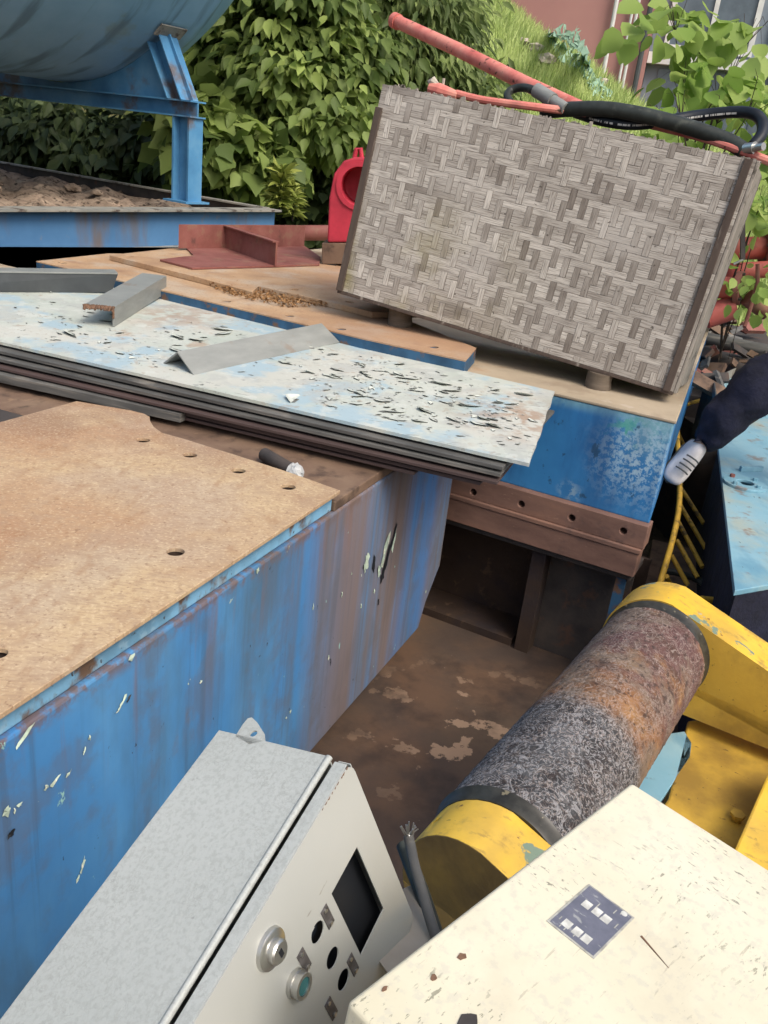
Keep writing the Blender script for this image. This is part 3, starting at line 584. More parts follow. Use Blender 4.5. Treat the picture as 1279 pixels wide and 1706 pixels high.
for off in (0,-3.6):     # saddle plate: bottom at beam, arc at top
    pts=[]; 
    for k in range(25):
        a=-math.pi/2+(k/24-.5)*1.26; pts.append(TC+D1*off+D2*math.cos(a)*(TR+.004)+V3((0,0,math.sin(a)*(TR+.004))))
    lo=[TC+D1*off+D2*1.72,TC+D1*off-D2*1.72]
    pts=[p for p in pts]; poly=pts+[V3((lo[0].x,lo[0].y,ztop)),V3((lo[1].x,lo[1].y,ztop))] if (pts[-1]-pts[0]).dot(D2)>0 else pts+[V3((lo[1].x,lo[1].y,ztop)),V3((lo[0].x,lo[0].y,ztop))]
    mb=MB(); mb.prism([p-D1*.008 for p in poly],D1*.016); mb.build('saddle_plate','frameblue',ts)
    for sgn in (1,-1):
        for kk in (1.66,1.5):
            a0=-math.pi/2+sgn*.93; tp=TC+D1*off+D2*sgn*(math.sin(.61)*TR+.01)+V3((0,0,-math.cos(.61)*TR))
            bt=TC+D1*off+D2*sgn*kk; bt.z=ztop; tt=tp if kk>1.6 else tp-D2*sgn*.13+V3((0,0,-.06))
            mb=MB(); mb.prism([tt+D1*.1,tt-D1*.1,bt-D1*.1,bt+D1*.1],D2*sgn*.012); mb.build('gusset','frameblue',ts)
        tp=TC+D1*off+D2*sgn*(math.sin(.635)*(TR+.02))+V3((0,0,-math.cos(.635)*(TR+.02)))
        mb=MB(); mb.box(tp,D1*.14,(D2*sgn*.5+V3((0,0,.4))).normalized()*.06,(D2*sgn*.8-V3((0,0,.6))).normalized()*.008); mb.build('strap_pad','frametop',ts)
# tank
axm=frame(D1,V3((0,0,1)).cross(D1)*1.0,(0,0,1))
tk=empty('storage_tank','large faded blue cylindrical tank on a steel stand, top left','tank',TC-V3((0,0,TR)),axm)
mb=LM(); n=72; prof=[(-6.0,0.02),(-5.95,.8),(-5.75,1.5),(-5.5,2.1),(-5.2,TR),(.22,TR),(.24,TR+.006),(.27,TR+.006),(.29,TR),(.42,TR*.985),(.62,TR*.93),(.82,TR*.8),(.98,TR*.55),(1.05,TR*.25),(1.06,.01)]
vs=[];fs=[]
pp=[]
for i in range(len(prof)-1):
    a,b=prof[i],prof[i+1]; k=8 if i==4 else 1
    for j in range(k): pp.append((a[0]+(b[0]-a[0])*j/k,a[1]+(b[1]-a[1])*j/k))
pp.append(prof[-1])
for (x,r) in pp:
    for k in range(n): a=2*math.pi*k/n; vs.append((x,r*math.cos(a),TR+r*math.sin(a)))
for i in range(len(pp)-1):
    for k in range(n): fs.append((i*n+k,i*n+(k+1)%n,(i+1)*n+(k+1)%n,(i+1)*n+k))
mb.add(vs,fs)
def tankmat():
    mm=m['tank'];nt=mm.node_tree;N=nt.nodes;L=nt.links
    tc=N.new('ShaderNodeTexCoord'); sx=N.new('ShaderNodeSeparateXYZ'); L.new(tc.outputs['Object'],sx.inputs[0])
    at=N.new('ShaderNodeMath'); at.operation='ARCTAN2'; ad=N.new('ShaderNodeMath'); ad.operation='SUBTRACT'; L.new(sx.outputs[2],ad.inputs[0]); ad.inputs[1].default_value=TR
    L.new(sx.outputs[1],at.inputs[0]); L.new(ad.outputs[0],at.inputs[1])
    cb=N.new('ShaderNodeCombineXYZ'); mu=N.new('ShaderNodeMath'); mu.operation='MULTIPLY'; L.new(sx.outputs[0],mu.inputs[0]); mu.inputs[1].default_value=7
    mu2=N.new('ShaderNodeMath'); mu2.operation='MULTIPLY'; L.new(at.outputs[0],mu2.inputs[0]); mu2.inputs[1].default_value=2.2
    L.new(mu.outputs[0],cb.inputs[0]); L.new(mu2.outputs[0],cb.inputs[1])
    nn=N.new('ShaderNodeTexNoise'); nn.inputs['Scale'].default_value=1.; nn.inputs['Detail'].default_value=7; nn.inputs['Distortion'].default_value=.3; L.new(cb.outputs[0],nn.inputs[0])
    mr=N.new('ShaderNodeMapRange'); mr.interpolation_type='SMOOTHSTEP'; L.new(nn.outputs['Fac'],mr.inputs[0]); mr.inputs[1].default_value=.53; mr.inputs[2].default_value=.68; mr.inputs[4].default_value=.6
    b=N['Principled BSDF']; old=b.inputs['Base Color'].links[0].from_socket
    q=N.new('ShaderNodeMix'); q.data_type='RGBA'; L.new(mr.outputs[0],q.inputs[0]); L.new(old,q.inputs[6]); q.inputs[7].default_value=(.05,.11,.17,1); L.new(q.outputs[2],b.inputs['Base Color'])
tankmat()
mb.build('shell','tank',tk,smooth=True)
# ================================================================== BLOCK B (rear blue bed) and its deck
ZB=1.20
b0=P(925,655,ZB); b1=P(1127,702,ZB); fx=(b1-b0).normalized(); bk=V3((-fx.y,fx.x,0)); 
if bk.y<0: bk=-bk
bed=empty('machine_bed','bright blue rear machine bed with tan weathered top and bolted rust brown flange','machine bed',(b0.x,b0.y,0))
C0=b1-fx*4.2      # left end of front edge
dk=[C0,b1,P(1187,533,ZB),P(760,425,ZB),P(546,413,ZB),P(300,414,ZB),P(150,424,ZB),P(62,436,ZB),P(-60,470,ZB)]
cen=sum(dk,V3((0,0,0)))/len(dk)
mb=MB(); mb.prism([p+(cen-p).normalized()*.008-V3((0,0,.012)) for p in dk],(0,0,-.40)); mb.build('body','facebluebright',bed,bevel=.006)
mb=MB(); mb.prism(dk,(0,0,-.0115)); mb.build('top_plate','decktan',bed,bevel=.003)
# bolt flange strips
def strip(z1,z0,out,name,mat,R_=0,holes=False,l0=0.,dp=.08):
    a=C0-bk*out+fx*l0; b=b1-bk*out-fx*R_; mb=MB(); mb.prism([V3((a.x,a.y,z1)),V3((b.x,b.y,z1)),V3((b.x,b.y,z1))+bk*dp,V3((a.x,a.y,z1))+bk*dp],(0,0,z0-z1))
    o=mb.build(name,mat,bed,bevel=.003)
    if holes:
        cb=MB()
        for px,py in ((788,820),(868,840),(952,863),(1038,885)):
            h=PL(px,py,a,bk); cb.tube([h-bk*.05,h+bk*.05],.014,16)
        cut(o,cb,bed)
    return o
strip(.79,.695,.035,'bolt_flange','flange',0,True)
strip(.694,.675,.05,'flange_lip','flange',.005)
strip(.674,.575,.045,'lower_flange','flange',.01)
strip(.574,.545,.02,'web_edge','darksteel',.02,dp=.2)
# interior under B
def bprism(u0,u1,v0,v1,z0,z1,name,mat,bev=0,par=None):
    a=C0+fx*u0+bk*v0; b=C0+fx*u1+bk*v0; c=C0+fx*u1+bk*v1; d=C0+fx*u0+bk*v1
    mb=MB(); mb.prism([V3((q.x,q.y,z1)) for q in (a,b,c,d)],(0,0,z0-z1)); return mb.build(name,mat,par or bed,bevel=bev)
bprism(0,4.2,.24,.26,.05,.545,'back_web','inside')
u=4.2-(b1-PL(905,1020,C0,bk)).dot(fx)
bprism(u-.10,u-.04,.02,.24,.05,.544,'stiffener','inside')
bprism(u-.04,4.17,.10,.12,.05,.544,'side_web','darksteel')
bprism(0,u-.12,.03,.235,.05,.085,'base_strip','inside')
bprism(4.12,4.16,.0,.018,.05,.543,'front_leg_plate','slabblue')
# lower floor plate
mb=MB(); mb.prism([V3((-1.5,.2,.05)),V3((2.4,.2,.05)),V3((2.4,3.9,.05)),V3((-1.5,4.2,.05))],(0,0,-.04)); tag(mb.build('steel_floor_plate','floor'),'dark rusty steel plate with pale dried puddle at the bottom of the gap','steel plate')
# ================================================================== ORANGE SLAB on B
ZO=1.262
slab=empty('slotted_base_plate','orange rusted slotted plate with bolt holes and a blue painted edge, on the rear bed','base plate',P(300,450,ZB))
sp=[P(60,437,ZO),P(275,487,ZO),P(430,524,ZO),P(600,565,ZO),P(775,603,ZO),P(793,582,ZO),P(640,520,ZO),P(560,470,ZO),P(540,430,ZO),P(180,424,ZO)]
sl_=MB(); sl_.prism(sp,(0,0,-.058)); so_=sl_.build('base','slabblue',slab,bevel=.002)
sl2=MB(); sl2.prism([p+V3((0,0,.006)) for p in sp],(0,0,-.0055)); s2=sl2.build('top_plate','orange',slab)
def dholes(px_list,z,r=.022,dep=.05,ax=V3((0,0,1)),n=18):
    cb=MB()
    for a,b in px_list:
        h=P(a,b,z); cb.tube([h-V3((0,0,dep)),h+V3((0,0,.05))],r,n)
    return cb
HL=[(104,438),(377,502),(482,526),(568,548),(722,578)]
cut(s2,dholes(HL,ZO+.006),slab); cut(so_,dholes(HL,ZO+.006,dep=.03),slab)
up=MB(); ZU=ZO+.034; u_=[P(182,425,ZU),P(330,462,ZU),P(420,486,ZU),P(430,476,ZU),P(560,505,ZU),P(620,520,ZU),P(700,520,ZU),P(640,470,ZU),P(540,420,ZU),P(400,410,ZU),P(300,412,ZU)]
up.prism(u_,(0,0,-.027)); uo=up.build('upper_plate','orange',slab,bevel=.003)
cut(uo,dholes([(216,427),(490,482),(583,503)],ZU),slab)
# chips heap
q4=[P(332,468,ZO+.007),P(352,462,ZO+.007),P(560,502,ZO+.007),P(575,512,ZO+.007),P(470,512,ZO+.007),P(380,492,ZO+.007)]
mb=MB(); 
xs_=[p.x for p in q4]; ys_=[p.y for p in q4]
def inpoly(x,y,poly):
    c=False; j=len(poly)-1
    for i in range(len(poly)):
        if (poly[i].y>y)!=(poly[j].y>y) and x<(poly[j].x-poly[i].x)*(y-poly[i].y)/(poly[j].y-poly[i].y)+poly[i].x: c=not c
        j=i
    return c
k=0
while k<1500:
    x=random.uniform(min(xs_),max(xs_)); y=random.uniform(min(ys_),max(ys_))
    if not inpoly(x,y,q4): continue
    k+=1; p=V3((x,y,ZO+.008+random.uniform(0,.022))); s=random.uniform(.005,.013)
    a=V3((random.gauss(0,1),random.gauss(0,1),random.gauss(0,.5))).normalized()*s; b=V3((random.gauss(0,1),random.gauss(0,1),random.gauss(0,.5))).normalized()*s*.7; c=a.cross(b)/s*.5
    mb.add([p-a,p+b,p+a,p-b,p+c],[(0,1,4),(1,2,4),(2,3,4),(3,0,4)])
tag(mb.build('metal_chips','chips'),'heap of rusty metal turnings lying in the slot of the orange plate','metal chips',kind='stuff')
# ------------------------------------------------------------------ red-brown bracket
br=empty('steel_bracket','red oxide welded steel bracket with two upright plates, lying on the orange plates','bracket',P(400,430,ZU))
z=ZU+.012
mb=MB(); mb.prism([P(266,432,z),P(320,446,z),P(440,443,z),P(532,440,z),P(534,428,z),P(505,408,z),P(310,412,z),P(322,425,z)],(0,0,-.01)); mb.build('base_plate','redbrown',br,bevel=.001)
a=P(297,414,z); b=P(506,410,z); hgt=(PL(297,374,a,(0,1,0)).z-z)
mb=MB(); mb.prism([a,b,b+V3((0,0,hgt)),a+V3((0,0,hgt))],V3((0,.014,0))); mb.build('upright_plate','redbrown',br,bevel=.001)
a=P(374,412,z)-V3((0,.002,0)); b=P(456,444,z)+V3((0,.03,0)); nrm=(b-a).cross(V3((0,0,1))).normalized()
mb=MB(); mb.prism([a,b,b+V3((0,0,hgt*.93)),a+V3((0,0,hgt*.93))],-nrm*.012); mb.build('upright_plate','redbrown',br,bevel=.001)
tg=MB(); mid_=(a+b)/2+V3((0,0,hgt*.93+.004)); tg.box(mid_,(b-a)/2,nrm*.02,(0,0,.0035)); tg.build('top_lip','redbrown',br)
mb=MB(); tb=P(508,402,ZU); mb.tube([PY(505,388,tb.y+.1),PY(600,388,tb.y+.1)],.055,20); tag(mb.build('round_bar','redbrown',smooth=True),'red brown round bar between the bracket and the red pump','bar')
# ------------------------------------------------------------------ red pump
pb=P(545,468,ZB); pm=empty('red_pump','red cast housing with a round hole on a brown foot, partly behind the woven crate','pump',pb)
def pp_(px,py): return PY(px,py,pb.y)
mb=MB(); out=[pp_(545,404),pp_(548,330),pp_(556,290),pp_(572,268),pp_(590,262),pp_(640,262),pp_(680,300),pp_(684,404)]
mb.prism(out,(0,.28,0)); ho=mb.build('housing','redpump',pm,bevel=.012,seg=3)
cb=MB(); hc=pp_(598,310); cb.tube([hc-V3((0,.1,0)),hc+V3((0,.2,0))],.105,32); cut(ho,cb,pm)
mb=MB(); mb.ring(hc-V3((0,.012,0)),(0,1,0),.108,.135,.02); mb.build('rim','redpump',pm)
mb=MB(); l=pp_(594,258); mb.tube([l+V3((-.02,.1,-.02)),l+V3((-.012,.1,.03)),l+V3((.012,.1,.035)),l+V3((.025,.1,-.02))],.014,10); mb.build('lifting_lug','redpump',pm)
mb=MB(); mb.prism([pp_(536,405),pp_(690,405),pp_(690,440),pp_(536,440)],(0,.32,0)); mb.build('foot','brownsteel',pm,bevel=.004)
mb=MB(); mb.prism([pp_(540,441),pp_(560,441),pp_(556,468),pp_(543,468)],(0,.2,0)); mb.build('bolt_leg','darksteel',pm)
mb=MB(); mb.prism([pp_(640,441),pp_(670,441),pp_(670,468),pp_(640,468)],(0,.2,0)); mb.build('bolt_leg','darksteel',pm)
# ================================================================== BOX A (front blue bed)
ZA=1.10
bedA=empty('machine_bed','long blue machine bed streaked with rust, tan rusty plate bolted on top, left foreground','machine bed',(-.4,1.5,.2))
s0=V3((-.583,1.135,0)); sdir=V3((.397,1,0)).normalized(); sl=V3((sdir.y,-sdir.x,0))       # outward (right)
def SA(t,z,o=0): q=s0+sdir*t+sl*o; return V3((q.x,q.y,z))
tend=2.28
lft=-sl*1.55
poly=[SA(-1.6,1.03),SA(tend,1.03),SA(tend,.42),SA(tend-.12,.30),SA(tend-.17,.2),SA(-1.6,.2)]
mb=MB(); mb.prism(poly,lft); mb.build('side_body','sideblue',bedA,bevel=.006)
mb=MB(); a,b=SA(-1.6,1.0805,-.014),SA(tend-.5,1.0805,-.014)
A_=P(570,828,1.088); tp=(A_-s0).dot(sdir)
a,b=SA(-1.6,1.0885,-.012),SA(tp+.01,1.0885,-.012); mb.prism([a,b,b+lft*.02,a+lft*.02],(0,0,-.0555)); mb.build('ledge','ledgeblue',bedA,bevel=.004)
mb=MB(); a,b=a+lft*.0205-V3((0,0,.0003)),b+lft*.0205-V3((0,0,.0003)); mb.prism([a,b,b+lft*.35,a+lft*.35],(0,0,-.055)); ledge_o=mb.build('hole_shade_filler','inside',bedA)  # added filler, coloured dark so the bolt holes read as shaded
a,b=SA(tp+.012,1.062,-.004),SA(tend-.003,1.062,-.004); mb=MB(); mb.prism([a,b,b+lft*.98,a+lft*.98],(0,0,-.0315)); rto=mb.build('rear_top','brownsteel',bedA,bevel=.004)
pl=[P(567,817,ZA),P(480,786,ZA),P(390,757,ZA),P(300,729,ZA),P(270,721,ZA),P(256,711,ZA),P(250,701,ZA),P(249,694,ZA),P(240,689,ZA),P(220,684,ZA),P(127,668,ZA),P(0,703,ZA)]
e=P(0,1190,ZA); c_=pl[0]; dr=(e-c_).normalized(); pl=[c_]+pl[1:]+[P(-300,760,ZA)]+[c_+dr*2.6-sl*1.4,c_+dr*2.6]
mb=MB(); mb.prism(pl,(0,0,-.011)); po=mb.build('top_plate','deckrust',bedA,bevel=.0015)
cb=dholes([(480,811),(397,784),(316,758),(238,733)],ZA,.0205,.05,n=24); h=P(292,919,ZA); cb.tube([h-V3((0,0,.05)),h+V3((0,0,.05))],.0205,24)
h=P(-4,1088,ZA); cb.tube([h-V3((0,0,.05)),h+V3((0,0,.05))],.017,24); cut(po,cb,bedA)
cut(ledge_o,dholes([(480,811),(397,784),(316,758),(238,733),(292,919),(-4,1088)],ZA,.0225,.09,n=24),bedA)
mb=MB(); a,b=SA(-1.59,1.0322,-.02),SA(tp,1.0322,-.02); mb.prism([a,b,b+lft*.95,a+lft*.95],(0,0,-.0018)); mb.build('hole_shade_sheet','inside',bedA)  # added dark sheet giving the bolt holes a shaded bottom
mb=MB(); a,b=SA(-1.6,1.060,-.9),SA(tp+.6,1.060,-.9); mb.prism([a,b,b+lft*.42,a+lft*.42],(0,0,-.0295)); mb.build('rear_top','darksteel',bedA)
# hand placed paint flakes on the side
def flake_px(mb,px,py,rx,ry,ang,n=11):
    c=PL(px,py,s0,sl)+sl*.0015; rx*=.55; ry*=.62; U=sdir; W=V3((0,0,1)); ca,sa=math.cos(ang),math.sin(ang)
    pts=[]
    for k in range(n):
        t=2*math.pi*k/n; r=random.uniform(.45,1.15); x,y=rx*r*math.cos(t),ry*r*math.sin(t); x,y=x*ca-y*sa,x*sa+y*ca
        pts.append(c+U*x+W*y+sl*random.uniform(0,.003))
    mb.add([c+sl*.004]+pts,[(0,i+1,(i+1)%n+1) for i in range(n)])
mb=MB()
for (a_,b_,rx,ry,an) in [(640,920,.035,.12,-.3),(655,900,.022,.08,-.2),(630,950,.03,.05,.5),(610,932,.035,.06,.2),(606,945,.015,.04,.3),(622,985,.008,.02,0),(568,990,.006,.022,.1),(546,1095,.006,.02,.1),(584,955,.004,.01,0),
   (204,1165,.03,.010,.9),(196,1180,.022,.006,.6),(90,1300,.03,.007,.5),(75,1310,.012,.010,.2),(112,1288,.02,.005,.5),(138,1250,.018,.005,1.1),(147,1228,.008,.012,.3),(30,1340,.015,.008,.2),(22,1350,.006,.010,0),
   (135,1443,.006,.040,-.42),(128,1462,.006,.018,-.35),(40,1225,.05,.009,.5),(428,950,.013,.014,.2),(333,1135,.008,.010,.5),(482,1185,.012,.010,.5),(475,1195,.006,.008,.1),(218,1095,.018,.012,.3),(10,1350,.02,.02,.1),(708,985,.005,.018,0),(520,1010,.004,.02,.1),(600,1010,.004,.02,.1)]:
    flake_px(mb,a_,b_,rx,ry,an)
tag(mb.build('paint_flake','bflake',bedA),kind='stuff')
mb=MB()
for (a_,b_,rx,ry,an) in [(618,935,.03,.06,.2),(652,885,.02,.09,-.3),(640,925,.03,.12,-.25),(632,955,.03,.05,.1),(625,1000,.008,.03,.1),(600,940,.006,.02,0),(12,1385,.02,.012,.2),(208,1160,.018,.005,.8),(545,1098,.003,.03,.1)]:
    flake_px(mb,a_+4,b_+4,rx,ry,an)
tag(mb.build('dark_patch','dark',bedA),kind='stuff')  # near-black patches set slightly off the flakes
# pipe stub with tape
a=P(440,757,1.085); b=P(488,785,1.085); st=empty('pipe_stub','short dark pipe stub with a white taped end on the brown bed','pipe',a)
mb=MB(); mb.tube([a,b],.021,18); mb.build('tube','darksteel',st,smooth=True)
mb=MB(); dd_=(b-a).normalized(); pth=[b+dd_*(-.005+.007*k) for k in range(7)]; mb.tube(pth,.02,14,rs=[.022,.026,.021,.027,.024,.019,.009])
for v in mb.v: v+=V3((random.gauss(0,.002),random.gauss(0,.002),random.gauss(0,.002)))
mb.build('tape','foil',st)
# ================================================================== SHEET STACK
ZS1,ZS0=1.226,1.19
fl_=P(-200,523,ZS0); fr=P(882,772,ZS0); rb=P(924,652,ZS1); 
far=[P(924,652,ZS1),P(570,571,ZS1),P(440,539,ZS1),P(275,497,ZS1),P(215,478,ZS1),P(100,463,ZS1),P(-100,440,ZS1),P(-200,430,ZS1)]
def sheet(pts,th,name,label,mat,bev=.001,sub=None):
    mb=MB(); mb.prism(pts,(0,0,-th)); o=mb.build(name,mat,sub,bevel=bev)
    if label: tag(o,label,'steel sheet',group='stacked steel sheets')
    return o
top=empty('painted_sheet','pale green steel sheet with peeling curled paint, topmost of the stack','steel sheet',fr,group='stacked steel sheets')
# irregular right/front edge
def jag(a,b,n,amp):
    t=(b-a); s=t.cross(V3((0,0,1))).normalized(); return [a+t*(i/n)+s*random.uniform(-amp,amp)*(0<i<n) for i in range(n)]
front=jag(fl_,fr,60,.0012); right=jag(fr,rb,14,.003)
sheet(front+right+far,.011,'sheet',None,'sheet',0,top)
k=0
def edge_sheet(pxl,pxr,z,th,depth,label,mat,i):
    a=P(*pxl,z); b=P(*pxr,z); n_=(b-a).cross(V3((0,0,1))).normalized()
    if n_.y<0: n_=-n_
    sheet([a,b,b+n_*depth,a+n_*depth],th,'steel_sheet',label,mat,.0015)
edge_sheet((-200,538),(838,778),1.170,.012,.75,'dark grey steel sheet directly under the peeling one, its end just short of it','sheetdark',0)
edge_sheet((-200,552),(834,789),1.150,.012,.74,'dark grey steel sheet, third from the top of the stack','sheetdark',1)
edge_sheet((-200,566),(828,803),1.128,.010,.70,'dark purple brown sheet fourth in the stack with a bright rim','sheetbrown',2)
edge_sheet((150,650),(800,803),1.110,.012,.66,'short purple brown sheet fifth in the stack, starting left of the middle','sheetbrown',3)
edge_sheet((205,671),(690,787),1.092,.010,.6,'lowest short brown sheet of the stack resting on the blue bed','sheetbrown',4)
edge_sheet((-200,580),(300,690),1.112,.03,.7,'thick dark grey bar at the left bottom of the stack','sheetdark',5)
# curled flakes
def curl(mb,p,L_,W_,ang,h):
    U=V3((math.cos(ang),math.sin(ang),0)); Wv=V3((-U.y,U.x,0)); vs=[];n=4
    for i in range(n+1):
        t=i/n-.5; wdt=W_*(1-(2*t)**2*.85)*random.uniform(.7,1.1)
        for j in range(3):
            s=j/2; vs.append(p+U*t*L_+Wv*(wdt*s)+V3((0,0,.0012+h*s*s*(1-(2*t)**2*.6)))+U*random.uniform(-.002,.002))
    mb.add(vs,[(i*3+j,(i+1)*3+j,(i+1)*3+j+1,i*3+j+1) for i in range(n) for j in range(2)])
fm=MB(); dm=MB(); cnt=0
sn=(fr-fl_).cross(rb-fr).normalized()
dens=[((690,665),(230,85),330),((560,600),(180,60),80),((390,540),(110,40),60),((240,590),(220,50),120),((830,690),(60,50),55),((100,540),(130,60),60),((620,650),(90,50),60)]
for (cx_,cy_),(sx_,sy_),N_ in dens:
    for _ in range(N_):
        px,py=cx_+random.gauss(0,.45)*sx_,cy_+random.gauss(0,.45)*sy_
        lo=570+(px/880)*202-14; hi=452+px*.218
        if py>lo or py<hi+8 or px>905: continue
        p=PL(px,py,fr,sn); s=min(2.8,random.lognormvariate(-.75,.75)); L_=.026*s*random.uniform(.6,1.5); ang=random.gauss(-.35,.8)
        if True: 
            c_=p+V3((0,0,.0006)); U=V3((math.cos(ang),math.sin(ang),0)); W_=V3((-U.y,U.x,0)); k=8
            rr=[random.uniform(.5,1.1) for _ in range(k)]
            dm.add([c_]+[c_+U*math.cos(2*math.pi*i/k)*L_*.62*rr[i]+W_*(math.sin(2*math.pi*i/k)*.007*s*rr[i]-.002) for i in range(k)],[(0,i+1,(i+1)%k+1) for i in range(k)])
        curl(fm,p+V3((0,.003,0)),L_,.012*s,ang+3.14159,random.uniform(.0015,.005)*s)
tag(fm.build('paint_flake','flake',top,smooth=False),kind='stuff'); tag(dm.build('dark_patch','flakeshade',top),kind='stuff')  # dark crescents are painted-in shade of the curled flakes
# ================================================================== ANGLES AND CHANNEL ON THE SHEET
def onS(px,py,dz=0): return PL(px,py,fr+V3((0,0,dz)),sn)
ch=empty('steel_channel','dark grey steel channel with pale top flange at the left edge of the sheet','steel channel',onS(60,490))
a,b=onS(-220,486,.0),onS(186,487,.0); t_=(b-a).normalized(); n_=V3((-t_.y,t_.x,0)); hz=.085
mb=MB(); mb.prism([a,b,b+V3((.03,0,hz)),a+V3((0,0,hz))],n_*.008); mb.build('web','greyside',ch,bevel=.001)
mb=MB(); a2,b2=a+V3((0,0,hz+.0005)),b+V3((.03,0,hz+.0005)); mb.prism([a2-n_*.003,b2-n_*.003,b2+n_*.10,a2+n_*.10],(0,0,.007)); mb.build('top_flange','greysteel',ch,bevel=.001)
an=empty('angle_iron','short grey angle iron with a torn rusty end, lying over the channel end','angle iron',onS(190,543),group='cut pieces of angle iron')
b0_=onS(190,545); b1_=onS(277,488); hz=(PL(190,514,b0_,(0,1,0)).z-b0_.z)*.98
t_=(b1_-b0_).normalized(); n_=V3((-t_.y,t_.x,0)); 
mb=MB(); mb.prism([b0_,b1_,b1_+V3((0,0,hz)),b0_+V3((0,0,hz))],n_*.007); mb.build('upright_leg','greysteel',an,bevel=.001)
a2,b2=b0_+V3((0,0,hz)),b1_+V3((0,0,hz)); wv=PL(150,505,a2,(0,0,1))-a2; wl=abs(wv.dot(n_))
mb=MB(); mb.prism([a2,b2,b2+n_*wl,a2+n_*wl-t_*.02],(0,0,.007)); mb.build('flat_leg','greysteel',an,bevel=.001)
mb=MB()
for k in range(26):
    u=k/26; p=a2+n_*wl*u-t_*(.02*u+.002); mb.tube([p+V3((0,0,.008)),p-t_*random.uniform(.004,.02)+V3((0,0,random.uniform(-.008,.0)))],.005,5,rs=[.007,.003])
for k in range(8):
    p=b0_+V3((0,0,hz*(1-k*.07))); mb.tube([p+n_*.003,p-t_*random.uniform(.003,.014)+n_*.003],.005,5,rs=[.006,.002])
mb.build('torn_edge','torn',an)
av=empty('angle_iron','long grey angle iron lying ridge up like a roof on the peeling sheet','angle iron',onS(300,610),group='cut pieces of angle iron')
l0,r0=onS(271,605),onS(323,625); r1=onS(566,570); t_=(r1-r0).normalized(); l1=l0+t_*(r1-r0).length
ap0=PL(301,570,(l0+r0)/2,V3((0,1,0))); hz=ap0.z-(l0.z+r0.z)/2
n_=V3((-t_.y,t_.x,0)); hz=.062
apA=(l0+r0)/2+V3((0,0,hz))+n_*.006; apB=apA+(r1-r0)-t_*.02
for nm,(p,q,a2,b2) in {'right_leg':(r0,r1,apA,apB),'left_leg':(l0,l1,apA,apB)}.items():
    nn_=(q-p).cross(a2-p).normalized(); 
    if nn_.z<0: nn_=-nn_
    mb=MB(); mb.prism([p,q,b2,a2],-nn_*.006); mb.build('angle_leg','greysteel',av,bevel=.0008)
# ================================================================== WOVEN CRATE
s=1.244
cX=V3((.9074,-.41,-.0926)); cY=V3((.1271,.0576,.9902)); cN=V3((-.4007,-.9102,.1044)); 
O=CAM+(V3((-.2569,3.1519,1.5103))-CAM)*s; CW,CH=1.2166*s,.6835*s; CD=.42
crt=empty('woven_crate','grey woven bamboo board crate standing on wooden feet, hoses and pipes on top','crate',O,frame(cX,cY,cN))
# weave panel
cell=.0255; nxw=int(CW/cell); nyw=int(CH/(cell*.98)); cw,chh=CW/nxw,CH/nyw
wv=LM(); UV=[]; 
def strip_cell(x0,x1,y0,y1,vert,tone,zz):
    g_=.0004; e=.00035; x0+=g_;x1-=g_;y0+=g_;y1-=g_
    i=len(wv.v); z=zz
    vs=[(x0,y0,z-e),(x1,y0,z-e),(x1,y1,z-e),(x0,y1,z-e),(x0+g_*2,y0+g_*2,z+e),(x1-g_*2,y0+g_*2,z+e),(x1-g_*2,y1-g_*2,z+e),(x0+g_*2,y1-g_*2,z+e)]
    wv.add(vs,[(4,5,6,7),(0,1,5,4),(1,2,6,5),(2,3,7,6),(3,0,4,7)],tone)
    for v in vs: UV.append((v[0]*1.0,v[1],1. if vert else 0.))
grid=[[False]*nyw for _ in range(nxw)]
for i in range(nxw):
    for j in range(nyw):
        ph=(5*i+2*(i//7)+j)%9; grid[i][j]= ph<3
# run merging
ctone=[random.uniform(.0,1) for _ in range(nxw)]; rtone=[random.uniform(.35,1) for _ in range(nyw)]
for i in range(nxw):
    j=0
    while j<nyw:
        if grid[i][j]:
            k=j
            while k<nyw and grid[i][k]: k+=1
            u=i/nxw; v=(j/nyw)
            zz=.0012; dark=.10+.25*ctone[i]+random.gauss(0,.1)-.3*(u>.45)*(v<.75)*random.random()+.5*(random.random()<(.55 if u<.5 else .2))
            strip_cell(i*cw,(i+1)*cw,j*chh,k*chh,True,max(0,min(1,dark+.1)),zz)
            j=k
        else: j+=1
for j in range(nyw):
    i=0
    while i<nxw:
        if not grid[i][j]:
            k=i
            while k<nxw and not grid[k][j] : k+=1
            strip_cell(i*cw,k*cw,j*chh,(j+1)*chh,False,max(0,min(1,rtone[j]*.5+.3+random.gauss(0,.13))),0)
            i=k
        else: i+=1
